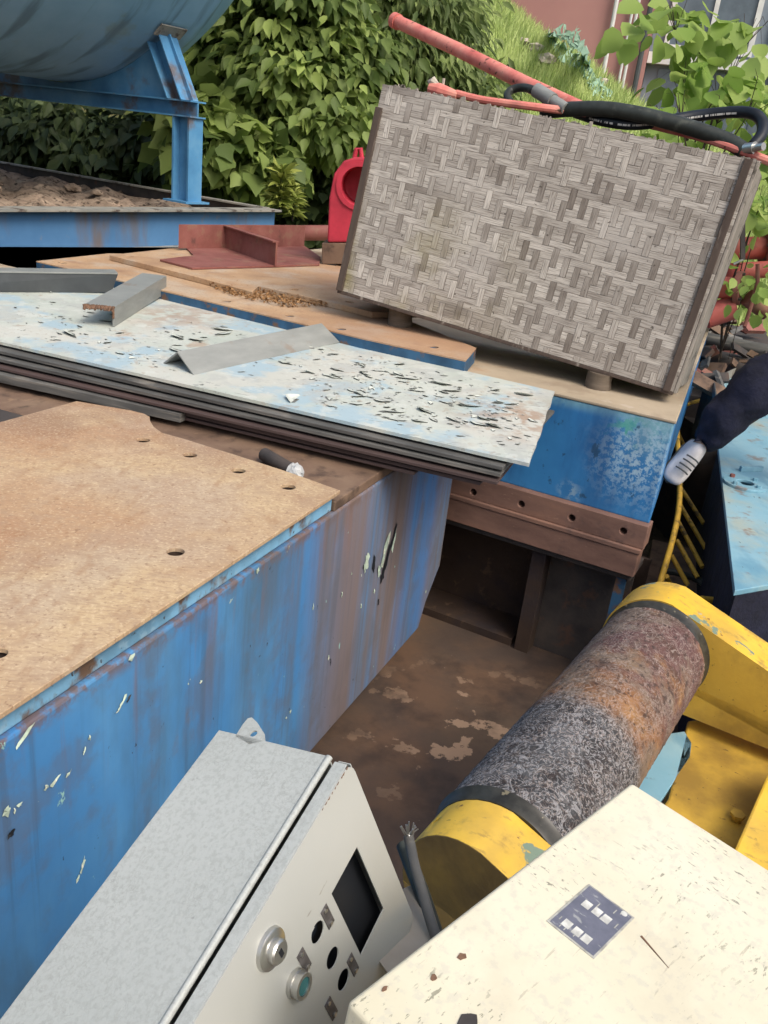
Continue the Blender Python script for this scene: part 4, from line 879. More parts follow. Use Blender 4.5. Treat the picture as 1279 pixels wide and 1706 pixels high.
def weavemat():
    mm=bpy.data.materials.new('woven_bamboo'); mm.use_nodes=True; nt=mm.node_tree;N=nt.nodes;L=nt.links;b=N['Principled BSDF']; b.inputs['Roughness'].default_value=.85; b.inputs['Specular IOR Level'].default_value=.2
    at=N.new('ShaderNodeAttribute'); at.attribute_name='tone'; av_=N.new('ShaderNodeAttribute'); av_.attribute_name='fib'
    tc=N.new('ShaderNodeTexCoord')
    def nz(sc,off=0,d=6):
        mp=N.new('ShaderNodeMapping'); mp.inputs['Scale'].default_value=sc; mp.inputs['Location'].default_value=(off,off,off); L.new(tc.outputs['Object'],mp.inputs[0]); t=N.new('ShaderNodeTexNoise'); t.inputs['Scale'].default_value=1; t.inputs['Detail'].default_value=d; L.new(mp.outputs[0],t.inputs[0]); return t.outputs['Fac']
    def mx(f,a,b_):
        q=N.new('ShaderNodeMix'); q.data_type='RGBA'
        if isinstance(f,float): q.inputs[0].default_value=f
        else: L.new(f,q.inputs[0])
        for i,v in ((6,a),(7,b_)):
            if isinstance(v,tuple): q.inputs[i].default_value=(*v,1)
            else: L.new(v,q.inputs[i])
        return q.outputs[2]
    def mr(x,a,b_,lo=0,hi=1):
        q=N.new('ShaderNodeMapRange'); q.interpolation_type='SMOOTHSTEP'; L.new(x,q.inputs[0]); q.inputs[1].default_value=a; q.inputs[2].default_value=b_; q.inputs[3].default_value=lo; q.inputs[4].default_value=hi; return q.outputs[0]
    col=mx(at.outputs['Fac'],(.22,.195,.17),(.58,.545,.49))
    fh=nz((14,320,20)); fv=nz((320,14,20),3); q=N.new('ShaderNodeMix'); q.data_type='FLOAT'; L.new(av_.outputs['Fac'],q.inputs[0]); L.new(fh,q.inputs[2]); L.new(fv,q.inputs[3]); fib=q.outputs[0]
    col=mx(mr(fib,.42,.66,0,.62),col,(.10,.08,.065))
    col=mx(mr(nz((3,5,3),6),.5,.75,0,.5),col,(.52,.49,.45))
    # mossy yellow-green stain lower left and dark streaks
    sx=N.new('ShaderNodeSeparateXYZ'); L.new(tc.outputs['Object'],sx.inputs[0])
    def mu(a,b_): 
        q=N.new('ShaderNodeMath'); q.operation='MULTIPLY'; L.new(a,q.inputs[0]); L.new(b_,q.inputs[1]); return q.outputs[0]
    st=mu(mr(sx.outputs[0],.95,.25),mr(sx.outputs[1],.55,.15)); st=mu(st,mr(nz((3,3,3),1),.42,.62,0,.75)); col=mx(st,col,(.25,.22,.09))
    col=mx(mr(nz((2.2,9,2),8),.56,.72,0,.55),col,(.12,.10,.085))
    col=mx(mr(nz((60,60,60),9,2),.68,.74,0,.8),col,(.06,.05,.04))
    L.new(col,b.inputs['Base Color']); bp=N.new('ShaderNodeBump'); bp.inputs['Strength'].default_value=.6; bp.inputs['Distance'].default_value=.002; L.new(fib,bp.inputs['Height']); L.new(bp.outputs[0],b.inputs['Normal']); return mm
wo=wv.build('woven_panel',weavemat(),crt,tone=True)
a=wo.data.attributes.new('fib','FLOAT','POINT'); a.data.foreach_set('value',[u[2] for u in UV])
mb=LM(); mb.abox((.0,.0,-.012),(CW,CH,-.0012)); mb.build('backing_board','batten',crt)
lbox((CW-.012,0,-CD),(CW+.0,CH,-.0125)).build('side_board','plyedge',crt)
lbox((0,0,-CD),(.012,CH,-.0125)).build('side_board','plyedge',crt)
lbox((.0125,0,-CD),(CW-.0125,.012,-.0125)).build('bottom_board','batten',crt)
lbox((.0125,CH-.012,-CD),(CW-.0125,CH,-.0125)).build('top_board','batten',crt)
lbox((.0,0,-CD-.012),(CW,CH,-CD-.0005)).build('rear_board','batten',crt)
lbox((CW-.040,-.004,.002),(CW-.012,CH-.0,.012)).build('batten','batten',crt,bevel=.002)
lbox((-.004,-.002,.002),(.026,CH-.09,.014)).build('batten','batten',crt,bevel=.002)
lbox((CW+.001,-.004,-.05),(CW+.012,CH,-.0)).build('edge_strip','plyedge',crt,bevel=.002)
lbox((.0,-.014,-.03),(CW,-.0005,.004)).build('bottom_rail','batten',crt,bevel=.002)
# ragged top fringe
mb=LM()
for k in range(150):
    x=random.uniform(0,CW); h=abs(random.gauss(0,.006)); wdt=random.uniform(.006,.03); mb.prism([(x,CH-.002,-.010),(x+wdt,CH-.002,-.010),(x+wdt*random.uniform(.5,1),CH+h,-.010),(x+wdt*.2,CH+h*random.uniform(.4,1),-.010)],(0,0,.008))
tag(mb.build('frayed_edge','plyedge',crt),kind='stuff')
# wooden feet
for i,(px,py,z,r,lab) in enumerate([(665,546,ZO+.006,.055,'round wooden foot under the left half of the woven crate'),(1000,652,ZB,.052,'round wooden foot under the right end of the woven crate')]):
    p=P(px,py,z); bt=PL(px,py-25,O,cY); p2=V3((p.x,p.y,0)); tz_=O.z+((p-O).dot(cX)/cX.dot(cX))*cX.z-.012
    mb=MB(); a=p+V3((0,.06,0)); mb.tube([V3((a.x,a.y,z)),V3((a.x-.002,a.y,z+(tz_-z)*.5)),V3((a.x,a.y,tz_+.0))],r,14,rs=[r*1.05,r*.98,r]); tag(mb.build('wooden_foot','wood',smooth=True),lab,'wood block',group='feet under the woven crate')
mb=MB(); p=P(625,520,ZU)
# ------------------------------------------------------------------ pipes & hoses on crate top
def CT(px,py,back=.12): return PL(px,py,O-cN*back,cN)
pr=empty('red_pipe','long faded red pipe sticking up to the left behind the woven crate','pipe',CT(980,190,.5))
a,b=PL(657,34,O-cN*.9,cN),PL(990,192,O-cN*.35,cN); mb=MB(); mb.tube([a,a.lerp(b,.35)+V3((0,0,.003)),a.lerp(b,.7)-V3((0,0,.004)),b],.031,16,caps=False); mb.build('tube','redpipe',pr,smooth=True)
mb=MB(); t_=(b-a).normalized(); mb.ring(a-t_*.004,t_,.022,.037,.035,24); mb.build('end_collar','redpipe',pr)
mb=MB(); mb.tube([a+t_*.05,a+t_*.052],.030,16); mb.build('plug','darksteel',pr)
def smooth_path(pts,n=8):
    pts=[V3(p) for p in pts]; out=[]
    for i in range(len(pts)-1):
        p0,p1,p2,p3=pts[max(i-1,0)],pts[i],pts[i+1],pts[min(i+2,len(pts)-1)]
        for k in range(n):
            t=k/n; out.append(.5*((2*p1)+(p2-p0)*t+(2*p0-5*p1+4*p2-p3)*t*t+(3*p1-p0-3*p2+p3)*t**3))
    out.append(pts[-1]); return out
thin=MB(); thin.tube(smooth_path([CT(760,156,.1),CT(800,166,.1),CT(850,173,.1),CT(890,178,.1),CT(1020,195,.22),CT(1150,224,.15),CT(1215,244,.1),CT(1279,268,.08),CT(1340,292,.1)]),.0155,10)
tag(thin.build('thin_red_rod','redpipe',smooth=True),'thin red rod lying along the top edge of the woven crate','rod')
def hose(path,r,name,label,cat,mat='rubber',fit=None):
    e=empty(name,label,cat,path[0],group='black hoses on the crate'); mb=MB(); mb.tube(smooth_path(path),r,14); mb.build('tube',mat,e,smooth=True); return e
h1=hose([CT(905,186,.2),CT(950,182,.16),CT(1010,182,.14),CT(1080,194,.13),CT(1150,213,.13),CT(1210,234,.12),CT(1240,252,.1)],.0285,'rubber_hose','thickest black hose running along the crate top to its right corner','hose')
mb=MB(); a,b=CT(1236,250,.1),CT(1272,244,.05); mb.tube([a,a.lerp(b,.6)],.022,14); mb.tube([a.lerp(b,.55),b],.014,12); mb.build('hose_fitting','chrome',h1,smooth=True)
hp=[CT(960,188,.25),CT(1000,200,.18),CT(1050,207,.17),CT(1100,203,.2),CT(1160,193,.25),CT(1220,187,.25),CT(1255,190,.22),CT(1270,205,.2),CT(1268,225,.16),CT(1254,243,.12)]
h2=hose(hp,.0215,'rubber_hose','thinner black hose with small white print, looping round beyond the right corner of the crate','hose','rubberdark')
mb=MB(); sp_=smooth_path(hp,40); 
for i in range(30,210):
    if random.random()<.5:
        p=sp_[i]; t_=(sp_[i+1]-p).normalized(); vdir=(CAM-p).normalized(); s_=t_.cross(vdir).normalized(); vdir=s_.cross(t_); 
        if vdir.dot(CAM-p)<0: vdir=-vdir
        c=p+(vdir*.0207+s_*.004); mb.box(c,t_*.0018,s_*.0035,vdir*.0012)
tag(mb.build('white_print','mark',h2),kind='stuff')
h3=hose([CT(851,172,.2),CT(845,160,.22),CT(852,150,.25),CT(870,146,.25),CT(888,150,.22),CT(903,160,.2),CT(915,178,.2)],.0165,'rubber_hose','short black hose bent in a hook with a metal coupling, left of the other hoses','hose')
mb=MB(); a,b=CT(893,150,.2),CT(928,172,.16); mb.tube([a,a.lerp(b,.8)],.028,14); mb.tube([a.lerp(b,.8),b+(b-a)*.4],.022,14); mb.build('coupling','greysteel',h3,smooth=True)
fp=empty('red_flange','small red fitting wrapped in pale tape on the crate top, left side','pipe fitting',CT(735,150,.1))
a,b=CT(716,147,.1),CT(762,160,.1); mb=MB(); mb.tube([a,a.lerp(b,.35),b],.02,12,rs=[.024,.03,.018]); mb.build('tube','redpipe',fp)
mb=MB(); t_=(b-a).normalized(); mb.tube([a-t_*.01+V3((0,0,.02)),a+t_*.01+V3((0,0,.028)),a+t_*.04+V3((0,0,.016))],.015,8,rs=[.008,.02,.008]); mb.tube([a.lerp(b,.45),a.lerp(b,.45)+V3((0,0,.05))],.006,6); mb.build('tape','pale',fp)
# ================================================================== GREY CONTROL CABINET
cu=V3((-.3655,-.879,-.3062)); cv=V3((.3397,.1803,-.9231)); cw_=V3((.8666,-.4414,.2327)); 
CO=V3((-.0044,.7772,1.3708)); LU,LV,LD=.72,.3124,.1609
cab=empty('control_cabinet','open grey control cabinet leaning on its side with a door full of button holes','control cabinet',CO,frame(cu,cv,cw_))
def DP(px,py):
    p=PL(px,py,CO,cw_)-CO; return p.dot(cu),p.dot(cv)
# door (slab) with openings
def rr(x0,x1,y0,y1,r,n=5):
    pts=[]
    for (cx_,cy_,a0) in ((x1-r,y1-r,0),(x0+r,y1-r,90),(x0+r,y0+r,180),(x1-r,y0+r,270)):
        for k in range(n+1): a=R(a0+90*k/n); pts.append((cx_+r*math.cos(a),cy_+r*math.sin(a)))
    return pts
mb=LM(); mb.prism([(x,y,0) for x,y in rr(0,LU,0,LV,.018)],(0,0,-.0015)); door=mb.build('door','cabdoor',cab)
mb=LM(); 
w=[DP(595,1412),DP(638,1512),DP(602,1595),DP(552,1487)]; u0=(w[0][0]+w[1][0])/2;u1=(w[2][0]+w[3][0])/2;v0=(w[0][1]+w[3][1])/2;v1=(w[1][1]+w[2][1])/2
mb.abox((u0,v0,-.02),(u1,v1,.02))
bh=[DP(529,1553),DP(554,1596),DP(572,1632)]; HR=.0118
for a,b in bh: mb.tube([(a,b,-.02),(a,b,.02)],HR,28)
cut(door,mb,cab)
# rolled door edge: flange around
for nm,(lo,hi) in {'a':((.006,0,-.018),(LU,.0015,-.0017)),'b':((.0,.006,-.018),(.0015,LV-.012,-.0017)),'c':((.006,LV-.0015,-.018),(LU,LV,-.0017))}.items():
    lbox(lo,hi).build('door_flange','cabgrey',door,bevel=.0006)
lbox((.03,.02,-.0225),(LU,LV-.02,-.021)).build('inner_board','dark',door)
# body
gap=.030
lbox((0,.0018,-gap-LD),(LU+.1,.0035,-gap)).build('side_panel','cabgrey',cab,bevel=.0006)
mb=LM(); mb.tube([(0,.004,-gap),(LU+.1,.004,-gap)],.0042,12); mb.build('rolled_lip','cabgrey',cab,smooth=True)
lbox((0,.005,-gap-LD),(.002,LV-.01,-gap)).build('end_panel','cabgrey',cab)
lbox((0.003,.005,-gap-LD),(LU+.1,LV-.01,-gap-LD+.002)).build('back_panel','cabgrey',cab)
lbox((0.003,LV-.012,-gap-LD+.003),(LU+.1,LV-.01,-gap)).build('side_panel','cabgrey',cab)
# mounting lug: rounded triangle at the back top edge
c0=-gap-LD
mb=LM(); lug=[(0,-.004),(-.001,-.045)]
pts=[(.0,.0,c0-.002),(-.030,.0,c0+.004),(-.037,.0,c0+.010),(-.039,.0,c0+.018),(-.034,.0,c0+.026),(.0,.0,c0+.045)]
tipx,tipy=415,1196
pn=CO+cw_*0; 
def SPt(px,py):  # on plane v=.0018
    p=PL(px,py,CO+cv*.0018,cv)-CO; return (p.dot(cu),.0018,p.dot(cw_))
lg=[SPt(*q) for q in ((392,1226),(404,1207),(412,1197),(419,1195),(428,1203),(440,1222),(441,1234),(415,1240))]
mb.prism(lg,(0,.0025,0)); lo_=mb.build('mounting_lug','cabgrey',cab)
hc_=SPt(422,1222); mb=LM(); mb.tube([(hc_[0],-.02,hc_[2]),(hc_[0],.02,hc_[2])],.0048,16); cut(lo_,mb,cab)
# lock
a,b=DP(449,1580)
mb=LM(); mb.tube([(a,b,0),(a,b,.004),(a,b,.006)],.02,32,rs=[.0215,.0205,.0175]); mb.tube([(a,b,.005),(a,b,.012),(a,b,.014)],.01,28,rs=[.0125,.0125,.0105]); lk=mb.build('lock','chrome',door,smooth=True)
mb=LM(); mb.abox((a-.0025,b-.0045,.0138),(a+.0025,b+.0045,.0148)); mb.build('keyhole','dark',lk)
# push button
a,b=DP(490,1637)
mb=LM(); mb.ring((a,b,0),(0,0,1),.0105,.0150,.005,32); mb.ring((a,b,.005),(0,0,1),.0095,.0135,.008,32); pbn=mb.build('push_button','chrome',door,smooth=True)
mb=LM(); mb.tube([(a,b,.004),(a,b,.0115)],.0092,24); mb.build('button_cap','teal',pbn,smooth=True)
# hole contents: one blank disc
a,b=bh[0]; mb=LM(); mb.tube([(a,b,-.012),(a,b,-.008)],.0105,24); dk=mb.build('switch_body','rubberdark',door); mb=LM(); mb.abox((a-.004,b-.0012,-.0078),(a+.004,b+.0012,-.0068)); mb.build('switch_mark','mark',dk)
# label plates with two rivets
for (px,py) in ((545,1527),(506,1600),(587,1607),(551,1680)):
    a,b=DP(px,py); lp=lbox((a-.0062,b-.016,.0),(a+.0062,b+.016,.0012)).build('label_plate','labelplate',door,bevel=.0006)
    for sg in (-1,1):
        mb=LM(); mb.tube([(a,b+sg*.0115,.001),(a,b+sg*.0115,.0026)],.0024,12); mb.build('rivet','chrome',lp)
# rust scratch on the door edge
mb=LM(); random.seed(5)
for k in range(9):
    x=.006+k*.007+random.uniform(0,.003); mb.prism([(x,.001,-.0003),(x+random.uniform(.002,.006),.001,-.0003),(x+.003,.0022+random.random()*.001,-.0003)],(0,0,.0008))
mb.build('chip_mark','torn',door)
# ================================================================== CREAM BOX
ku=V3((-.6641,-.7448,.0654)); kv=V3((.7448,-.6667,-.0288)); kn=V3((.0651,.0296,.9974))
KO=V3((.3399,.8623,1.3193)); KA,KB,KD=.4864,.62,.29
cre=empty('cream_box','chipped cream steel cabinet lying flat with a small nameplate, bottom right foreground','steel box',KO,frame(ku,kv,kn))
mb=LM(); mb.abox((0,0,-KD),(KA,KB,0)); mb.build('body','cream',cre,bevel=.005,seg=4)
def KP(px,py): p=PL(px,py,KO,kn)-KO; return p.dot(ku),p.dot(kv)
c4=[KP(982,1475),KP(1057,1529),KP(990,1599),KP(908,1534)]; u0=(c4[0][0]+c4[1][0])/2;u1=(c4[2][0]+c4[3][0])/2;v0=(c4[0][1]+c4[3][1])/2;v1=(c4[1][1]+c4[2][1])/2
npl=lbox((u0,v0,.0),(u1,v1,.0009)).build('nameplate','platerim',cre,bevel=.0004)
lbox((u0+.0022,v0+.0022,.0009),(u1-.0022,v1-.0022,.0012)).build('plate_field','plate',npl)
for (px,py) in ((977,1509),(994,1521),(1009,1533),(944,1541),(961,1554),(976,1566)):
    a,b=KP(px,py); q=LM(); th=0
    cx_,cy_=a,b; ca,sa=math.cos(th),math.sin(th)
    q.prism([(cx_+x,cy_+y,.0012) for x,y in ((-.0052,-.0042),(.0052,-.0042),(.0052,.0042),(-.0052,.0042))],(0,0,.0004)); q.build('text_cell','paper',npl)
for k in range(9):
    fu=u0+.006+(u1-u0-.012)*random.random(); fv=v0+.004+(k+.5)*(v1-v0-.008)/9; q=LM(); q.abox((fu-.004*random.uniform(.5,1.3),fv-.0005,.00121),(fu+.004*random.uniform(.5,1.3),fv+.0005,.00135)); q.build('print_line','platerim',npl)
a,b=KP(1039,1524); q=LM(); q.tube([(a,b,.0012),(a,b,.0017)],.0032,20); q.build('round_mark','paper',npl)
# small dents / bolt-like chip marks on the cream top
for (px,py,r) in ((770,1594,.005),(722,1629,.004),(778,1706,.012),(640,1648,.003)):
    a,b=KP(px,py); q=LM(); n=10; q.prism([(a+r*1.2*math.cos(6.28*k/n)*random.uniform(.6,1.1),b+r*.7*math.sin(6.28*k/n)*random.uniform(.6,1.1),.0002) for k in range(n)],(0,0,.0006)); q.build('chip_mark','torn' if r<.011 else 'darksteel',cre)
p0,p1=KP(1068,1560),KP(1114,1613); q=LM(); q.tube([(p0[0],p0[1],0),(p1[0],p1[1],0)],.0012,6,rs=[.0014,.0004]); q.build('scratch','torn',cre)
# ================================================================== ROLLER AND YELLOW MACHINE
RZ=.80; ra=P(1090,1094,RZ); rb_=P(822,1462,RZ); ax=(ra-rb_).normalized(); side=V3((ax.y,-ax.x,0)); ra-=side*.010; rb_-=side*.010; rb_+=ax*.045; RR=.144; RL=(ra-rb_).length
rol=empty('roller','thick roller with fibrous cover, half black half rusty brown, held between yellow brackets','roller',rb_,frame(ax,-side,(0,0,1)))
k_=.56/RL
mb=LM(); n=120; mseg=90; vs=[];fs=[]
for i in range(mseg+1):
    x=.012+(RL-.024)*i/mseg
    for k in range(n):
        a=2*math.pi*k/n; r=RR*(1+.006*math.sin(3*a+5*x)+random.gauss(0,.0045)); vs.append((x,r*math.cos(a),r*math.sin(a)))
for i in range(mseg):
    for k in range(n): fs.append((i*n+k,(i+1)*n+k,(i+1)*n+(k+1)%n,i*n+(k+1)%n))
mb.add(vs,fs+[tuple(range(n))[::-1],tuple(mseg*n+k for k in range(n))]); mb.build('cover','roller',rol,smooth=True)
for x0,x1 in ((-.018,.012),(RL-.012,RL+.03)):
    mb=LM(); mb.tube([(x0,0,0),(x0+.01,0,0),(x1-.012,0,0),(x1,0,0)],.1,72,rs=[RR*.955,RR*.985,RR*.985,RR*1.03]); mb.build('end_ring','ring',rol,smooth=True)
# yellow machine: two bracket arms + body
ym=empty('yellow_machine','yellow painted machine with peeling bracket arms holding the roller','machine',rb_+side*.8-V3((0,0,.8)),frame(ax,-side,(0,0,1)))
def bracket(x0,x1,reach,drop,name='bracket_arm',slant=0,RB=1.06):
    # profile in (y=-side, z); roller axis relative origin at (y=.8*.., z=.8)
    oy,oz=.8,.8; Rb=RR*RB; pts=[]
    for k in range(19):
        a=R(60+ (250-60)*k/18); pts.append((oy+Rb*math.cos(a)*1.0,oz+Rb*math.sin(a)))
    pts+= [(oy-.02,oz-Rb*1.1),(oy-reach,oz-Rb*1.1-.04),(oy-reach,oz+Rb*.86-drop)]
    pts=[(oy+Rb*math.cos(R(t)),oz+Rb*math.sin(R(t))) for t in range(95,-95,-10)]+[(oy-.0,oz-Rb*1.02),(oy-reach,oz-Rb*1.0),(oy-reach,oz+Rb-drop)]
    mb=LM(); n=len(pts); vs=[(x0-(slant*min(1,max(0,(oy+Rb-y)/(Rb*1.6))) if slant else 0),y,z) for y,z in pts]+[(x1,y,z) for y,z in pts]
    mb.add(vs,[tuple(range(n)),tuple(range(2*n-1,n-1,-1))]+[(i,(i+1)%n,(i+1)%n+n,i+n) for i in range(n)])
    o=mb.build(name,'yellow',ym,bevel=.010,seg=4,smooth=True); o.data.materials.append(m['yellowshade_dirt']); o.data.materials.append(m['grimeshade'])
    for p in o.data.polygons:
        if abs(p.normal.x)>.6: p.material_index=2 if slant else 1  # side faces get the shade-darkened, dirtier yellow
    return o
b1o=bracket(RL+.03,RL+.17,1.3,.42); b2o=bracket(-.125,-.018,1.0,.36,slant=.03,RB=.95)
for o,x in ((b1o,RL+.10),(b2o,-.07)):
    a=R(35); mb=LM(); rb2=RR*(.97 if o is b2o else 1.06); c=V3((x,.8+rb2*math.cos(a),.8+rb2*math.sin(a))); nn_=V3((0,math.cos(a),math.sin(a))); tt=V3((0,-math.sin(a),math.cos(a)))
    mb.prism([c+V3((.007*math.cos(t*.5236),0,0))+tt*(.016*math.sin(t*.5236)) -nn_*.01 for t in range(12)],nn_*.05); cut(o,mb,ym)
    
# lower body block with sloping faces
def px_prism(pts,z,dz,name,mat,par,bev=.004): mb=MB(); mb.prism([P(a,b,z) for a,b in pts],(0,0,dz)); return mb.build(name,mat,par,bevel=bev)
zb_=.60
mb=MB(); mb.prism([P(1146,1200,zb_),P(1279,1185,zb_),P(1600,1170,zb_),P(1700,1750,zb_),P(1000,1750,zb_),P(1050,1420,zb_),P(1113,1330,zb_)],(0,0,-.54)); mb.build('body','yellowshade_dirt',ym,bevel=.006)  # body in the shade-darkened yellow, with dirt
mb=MB(); mb.prism([P(1279,1288,zb_+.09),P(1500,1270,zb_+.09),P(1500,1600,zb_+.09),P(1200,1600,zb_+.09),P(1222,1418,zb_+.09)],(0,0,-.088)); mb.build('raised_block','yellow',ym,bevel=.006)
q=P(1226,1366,.601); mb=MB(); mb.tube([q,q+V3((0,0,.012))],.012,14); mb.tube([q+V3((0,0,.012)),q+V3((0,0,.02))],.018,6); mb.build('bolt','yellowshade_dirt',ym)
# pale blue torn plate between
tb_=empty('torn_plate','small pale blue plate with torn paint between roller and yellow body','plate',P(1110,1270,.6))
zz=.60; mb=MB(); mb.prism([P(1060,1300,zz),P(1095,1225,zz),P(1140,1218,zz),P(1153,1238,zz),P(1150,1262,zz),P(1100,1335,zz),P(1060,1345,zz)],(0,0,-.012)); mb.build('plate','lpanel',tb_,bevel=.002)
mb=MB(); mb.box(P(1090,1280,.55),(.04,0,0),(0,.04,0),(0,0,.03)); mb.build('foot','darksteel',tb_)
# ------------------------------------------------------------------ cable and pinkish plate
def hang(pxs,dists,r,name,label,cat,mat):
    pts=[PD(a,b,d) for (a,b),d in zip(pxs,dists)]; mb=MB(); mb.tube(smooth_path(pts),r,10); o=mb.build(name,mat,smooth=True); return tag(o,label,cat)
cbp=[(680,1392),(684,1410),(690,1440),(703,1485),(716,1530),(735,1590),(750,1650)]
ce=empty('cut_cable','grey cable with a frayed cut end beside the cabinet door','cable',PD(680,1392,1.3))
pts=[PD(a,b,d) for (a,b),d in zip(cbp,(1.30,1.30,1.28,1.26,1.24,1.22,1.2))]; mb=MB(); mb.tube(smooth_path(pts),.0075,12); mb.build('sheath','sheetdark',ce,smooth=True)
mb=MB(); 
for k in range(14):
    p=pts[0]; e=p+V3((random.gauss(0,.008),random.gauss(0,.004),abs(random.gauss(.015,.006)))); mb.tube([p+V3((random.gauss(0,.002),0,-.004)),e],.001,5)
mb.build('wire_strand','chrome',ce)
mb=MB(); pts=[PD(672,1408,1.36),PD(684,1440,1.34),PD(700,1480,1.31),PD(722,1545,1.28),PD(740,1600,1.25)]; mb.tube(smooth_path(pts),.011,12); tag(mb.build('black_cable','rubber',smooth=True),'thick dark cable running down behind the grey cut cable','cable')
pk=MB(); zz=.98; 
pk.prism([PD(672,1480,1.32),PD(694,1470,1.33),PD(722,1545,1.26),PD(716,1600,1.2),PD(660,1640,1.15),PD(630,1600,1.18)],V3((0,0.01,-.012))); tag(pk.build('pink_plate','pale',bevel=.002),'dull pinkish flat scrap partly hidden behind the cabinet door','plate')
# ================================================================== RIGHT SIDE SCRAP
# big pale blue panel (box) with flanged hole
RP0=P(1196,742,.86); 
pn=empty('blue_panel_box','pale blue steel box with a flanged hole in its top, standing at the right edge','steel box',RP0)
z=.86; A=[P(1196,742,z),P(1224,984,z),P(1420,950,z),P(1440,640,z),P(1279,688,z)]
mb=MB(); mb.prism(A,(0,0,-.02)); ptop=mb.build('top_plate','lpanel',pn,bevel=.003)
hc=P(1247,806,z); cb=MB(); cb.tube([hc-V3((0,0,.05)),hc+V3((0,0,.05))],.032,24); cut(ptop,cb,pn)
mb=MB(); a0,a1=A[0]-V3((0,0,.021)),A[1]-V3((0,0,.021)); inn=V3((.006,0,0)); mb.prism([a0+inn,a1+inn,A[2]-V3((0.02,0,.021)),A[3]-V3((.02,0.02,.021)),A[4]-V3((0,.02,.021))],(0,0,-.75)); mb.build('body','navy',pn)  # navy body: the pale box's shaded side put into its colour
fc=P(1240,808,z); mb=MB(); mb.ring(fc,(0,0,1),.036,.088,.012,36); fr_=mb.build('flange_ring','lpanel',pn,bevel=.002)
for k in range(4):
    a=k*1.57+.6; c=fc+V3((math.cos(a)*.066,math.sin(a)*.066,.012)); mb=MB(); mb.tube([c,c+V3((0,0,.012))],.011,6); mb.build('bolt','redbrown' if k==1 else 'lpanel',pn)
mb=MB(); c=P(1250,785,z); mb.box(c+V3((0,0,.012)),(.055,.02,0),(-.003,.008,0),(0,0,.012)); mb.build('stiffener','lpanel',pn,bevel=.002)
# lower blue plate
mb=MB(); z=.62; mb.prism([P(1215,1018,z),P(1279,985,z),P(1400,960,z),P(1420,1100,z),P(1300,1090,z),P(1262,1052,z)],(0,0,-.03)); tag(mb.build('blue_plate','lpanel2',bevel=.003),'mid blue plate tucked between the pale blue box and the yellow bracket','plate')
mb=MB(); p=P(1210,972,.6); mb.box(p,(.03,0,0),(0,.02,0),(0,0,.06)); tag(mb.build('small_bracket','foil',bevel=.002),'small pale bracket at the foot of the pale blue box','bracket')
# small open blue box
sb=empty('small_blue_box','small open pale blue tray with an upright grey rim, left of the person\'s leg','tray',P(1215,650,.95))
z=.98; q4=[P(1186,645,z),P(1192,692,z),P(1238,662,z),P(1264,608,z)]
mb=MB(); mb.prism(q4,(0,0,-.01)); mb.build('bottom_plate','lpanel',sb,bevel=.001)
for i in ((0,1),(3,0)):
    a,b=q4[i[0]],q4[i[1]]; n_=(b-a).cross(V3((0,0,1))).normalized()*.006; mb=MB(); mb.prism([a,b,b+V3((0,0,.05)),a+V3((0,0,.05))],n_); mb.build('rim','greyside' if i[0]==0 else 'frametop',sb)
mb=MB(); mb.box((q4[0]+q4[2])/2-V3((0,0,.2)),(.1,0,0),(0,.1,0),(0,0,.185)); mb.build('support','darksteel',sb)
# crumpled plastic piece
mb=MB(); a,b,c,d=P(1206,676,1.0),P(1221,664,1.02),P(1240,692,1.0),P(1216,686,.99)
mb.prism([a,b,d],V3((0,0,-.008))); mb.prism([b,c,d],V3((0,0,-.006))); tag(mb.build('plastic_scrap','foil'),'shiny pale folded scrap below the small blue tray','scrap')
# pink-red flanged pipes
def fpipe(p0,p1,r,label,fl=True,y0=5.6,y1=5.6,mat='pinkpipe'):
    a,b=PY(*p0,y0),PY(*p1,y1); e=empty('flanged_pipe',label,'pipe',a,group='pink flanged pipes behind the crate'); t=(b-a).normalized(); mb=MB(); mb.tube([a,b],r,24,caps=False); mb.build('tube',mat,e,smooth=True)
    if fl: 
        mb=MB(); mb.ring(b,t,r*.86,r*1.55,.03,32); mb.build('flange','redbrown',e)
        for k in range(6):
            u_=t.orthogonal().normalized(); w_=t.cross(u_); c=b+(u_*math.cos(k*1.047)+w_*math.sin(k*1.047))*r*1.32; mb=MB(); mb.tube([c-t*.01,c+t*.045],.009,6); mb.build('bolt','darksteel',e)
    return e
fpipe((1195,415),(1271,413),.068,'upper pink pipe lying level, flange at the right picture edge')
fpipe((1225,452),(1290,448),.05,'pink pipe just under the upper one, running out of the picture',False,5.5,5.5)
fpipe((1165,478),(1226,480),.062,'stubby pink pipe lower left, close to the crate edge',True,5.3,5.2)
fpipe((1215,500),(1222,440),.05,'short upright pink branch pipe between the level ones',False,5.35,5.35)
fpipe((1175,528),(1222,512),.07,'lowest dark pink pipe at the crate edge',False,5.2,5.2)
mb=MB(); mb.tube([PY(1245,495,5.15),PY(1279,520,5.15)],.05,16); mb.tube([PY(1262,440,5.1),PY(1262,470,5.1),PY(1248,520,5.05),PY(1240,545,5.0)],.012,8); tag(mb.build('rusty_rod','redbrown',smooth=True),'thin pinkish rod bent downwards in front of the flanged pipes','rod')
mb=MB(); a,b=PY(1237,325,4.9),PY(1237,432,4.9); mb.box((a+b)/2,(.012,0,0),(0,.008,0),(b-a)/2); tag(mb.build('iron_bar','darksteel'),'dark upright iron bar hanging before the pink pipes','bar')
mb=MB(); mb.tube([PY(1238,432,4.95),PY(1222,440,4.95)],.007,8); tag(mb.build('small_rod','chrome'),'tiny pale rod end beside the upright iron bar','rod')
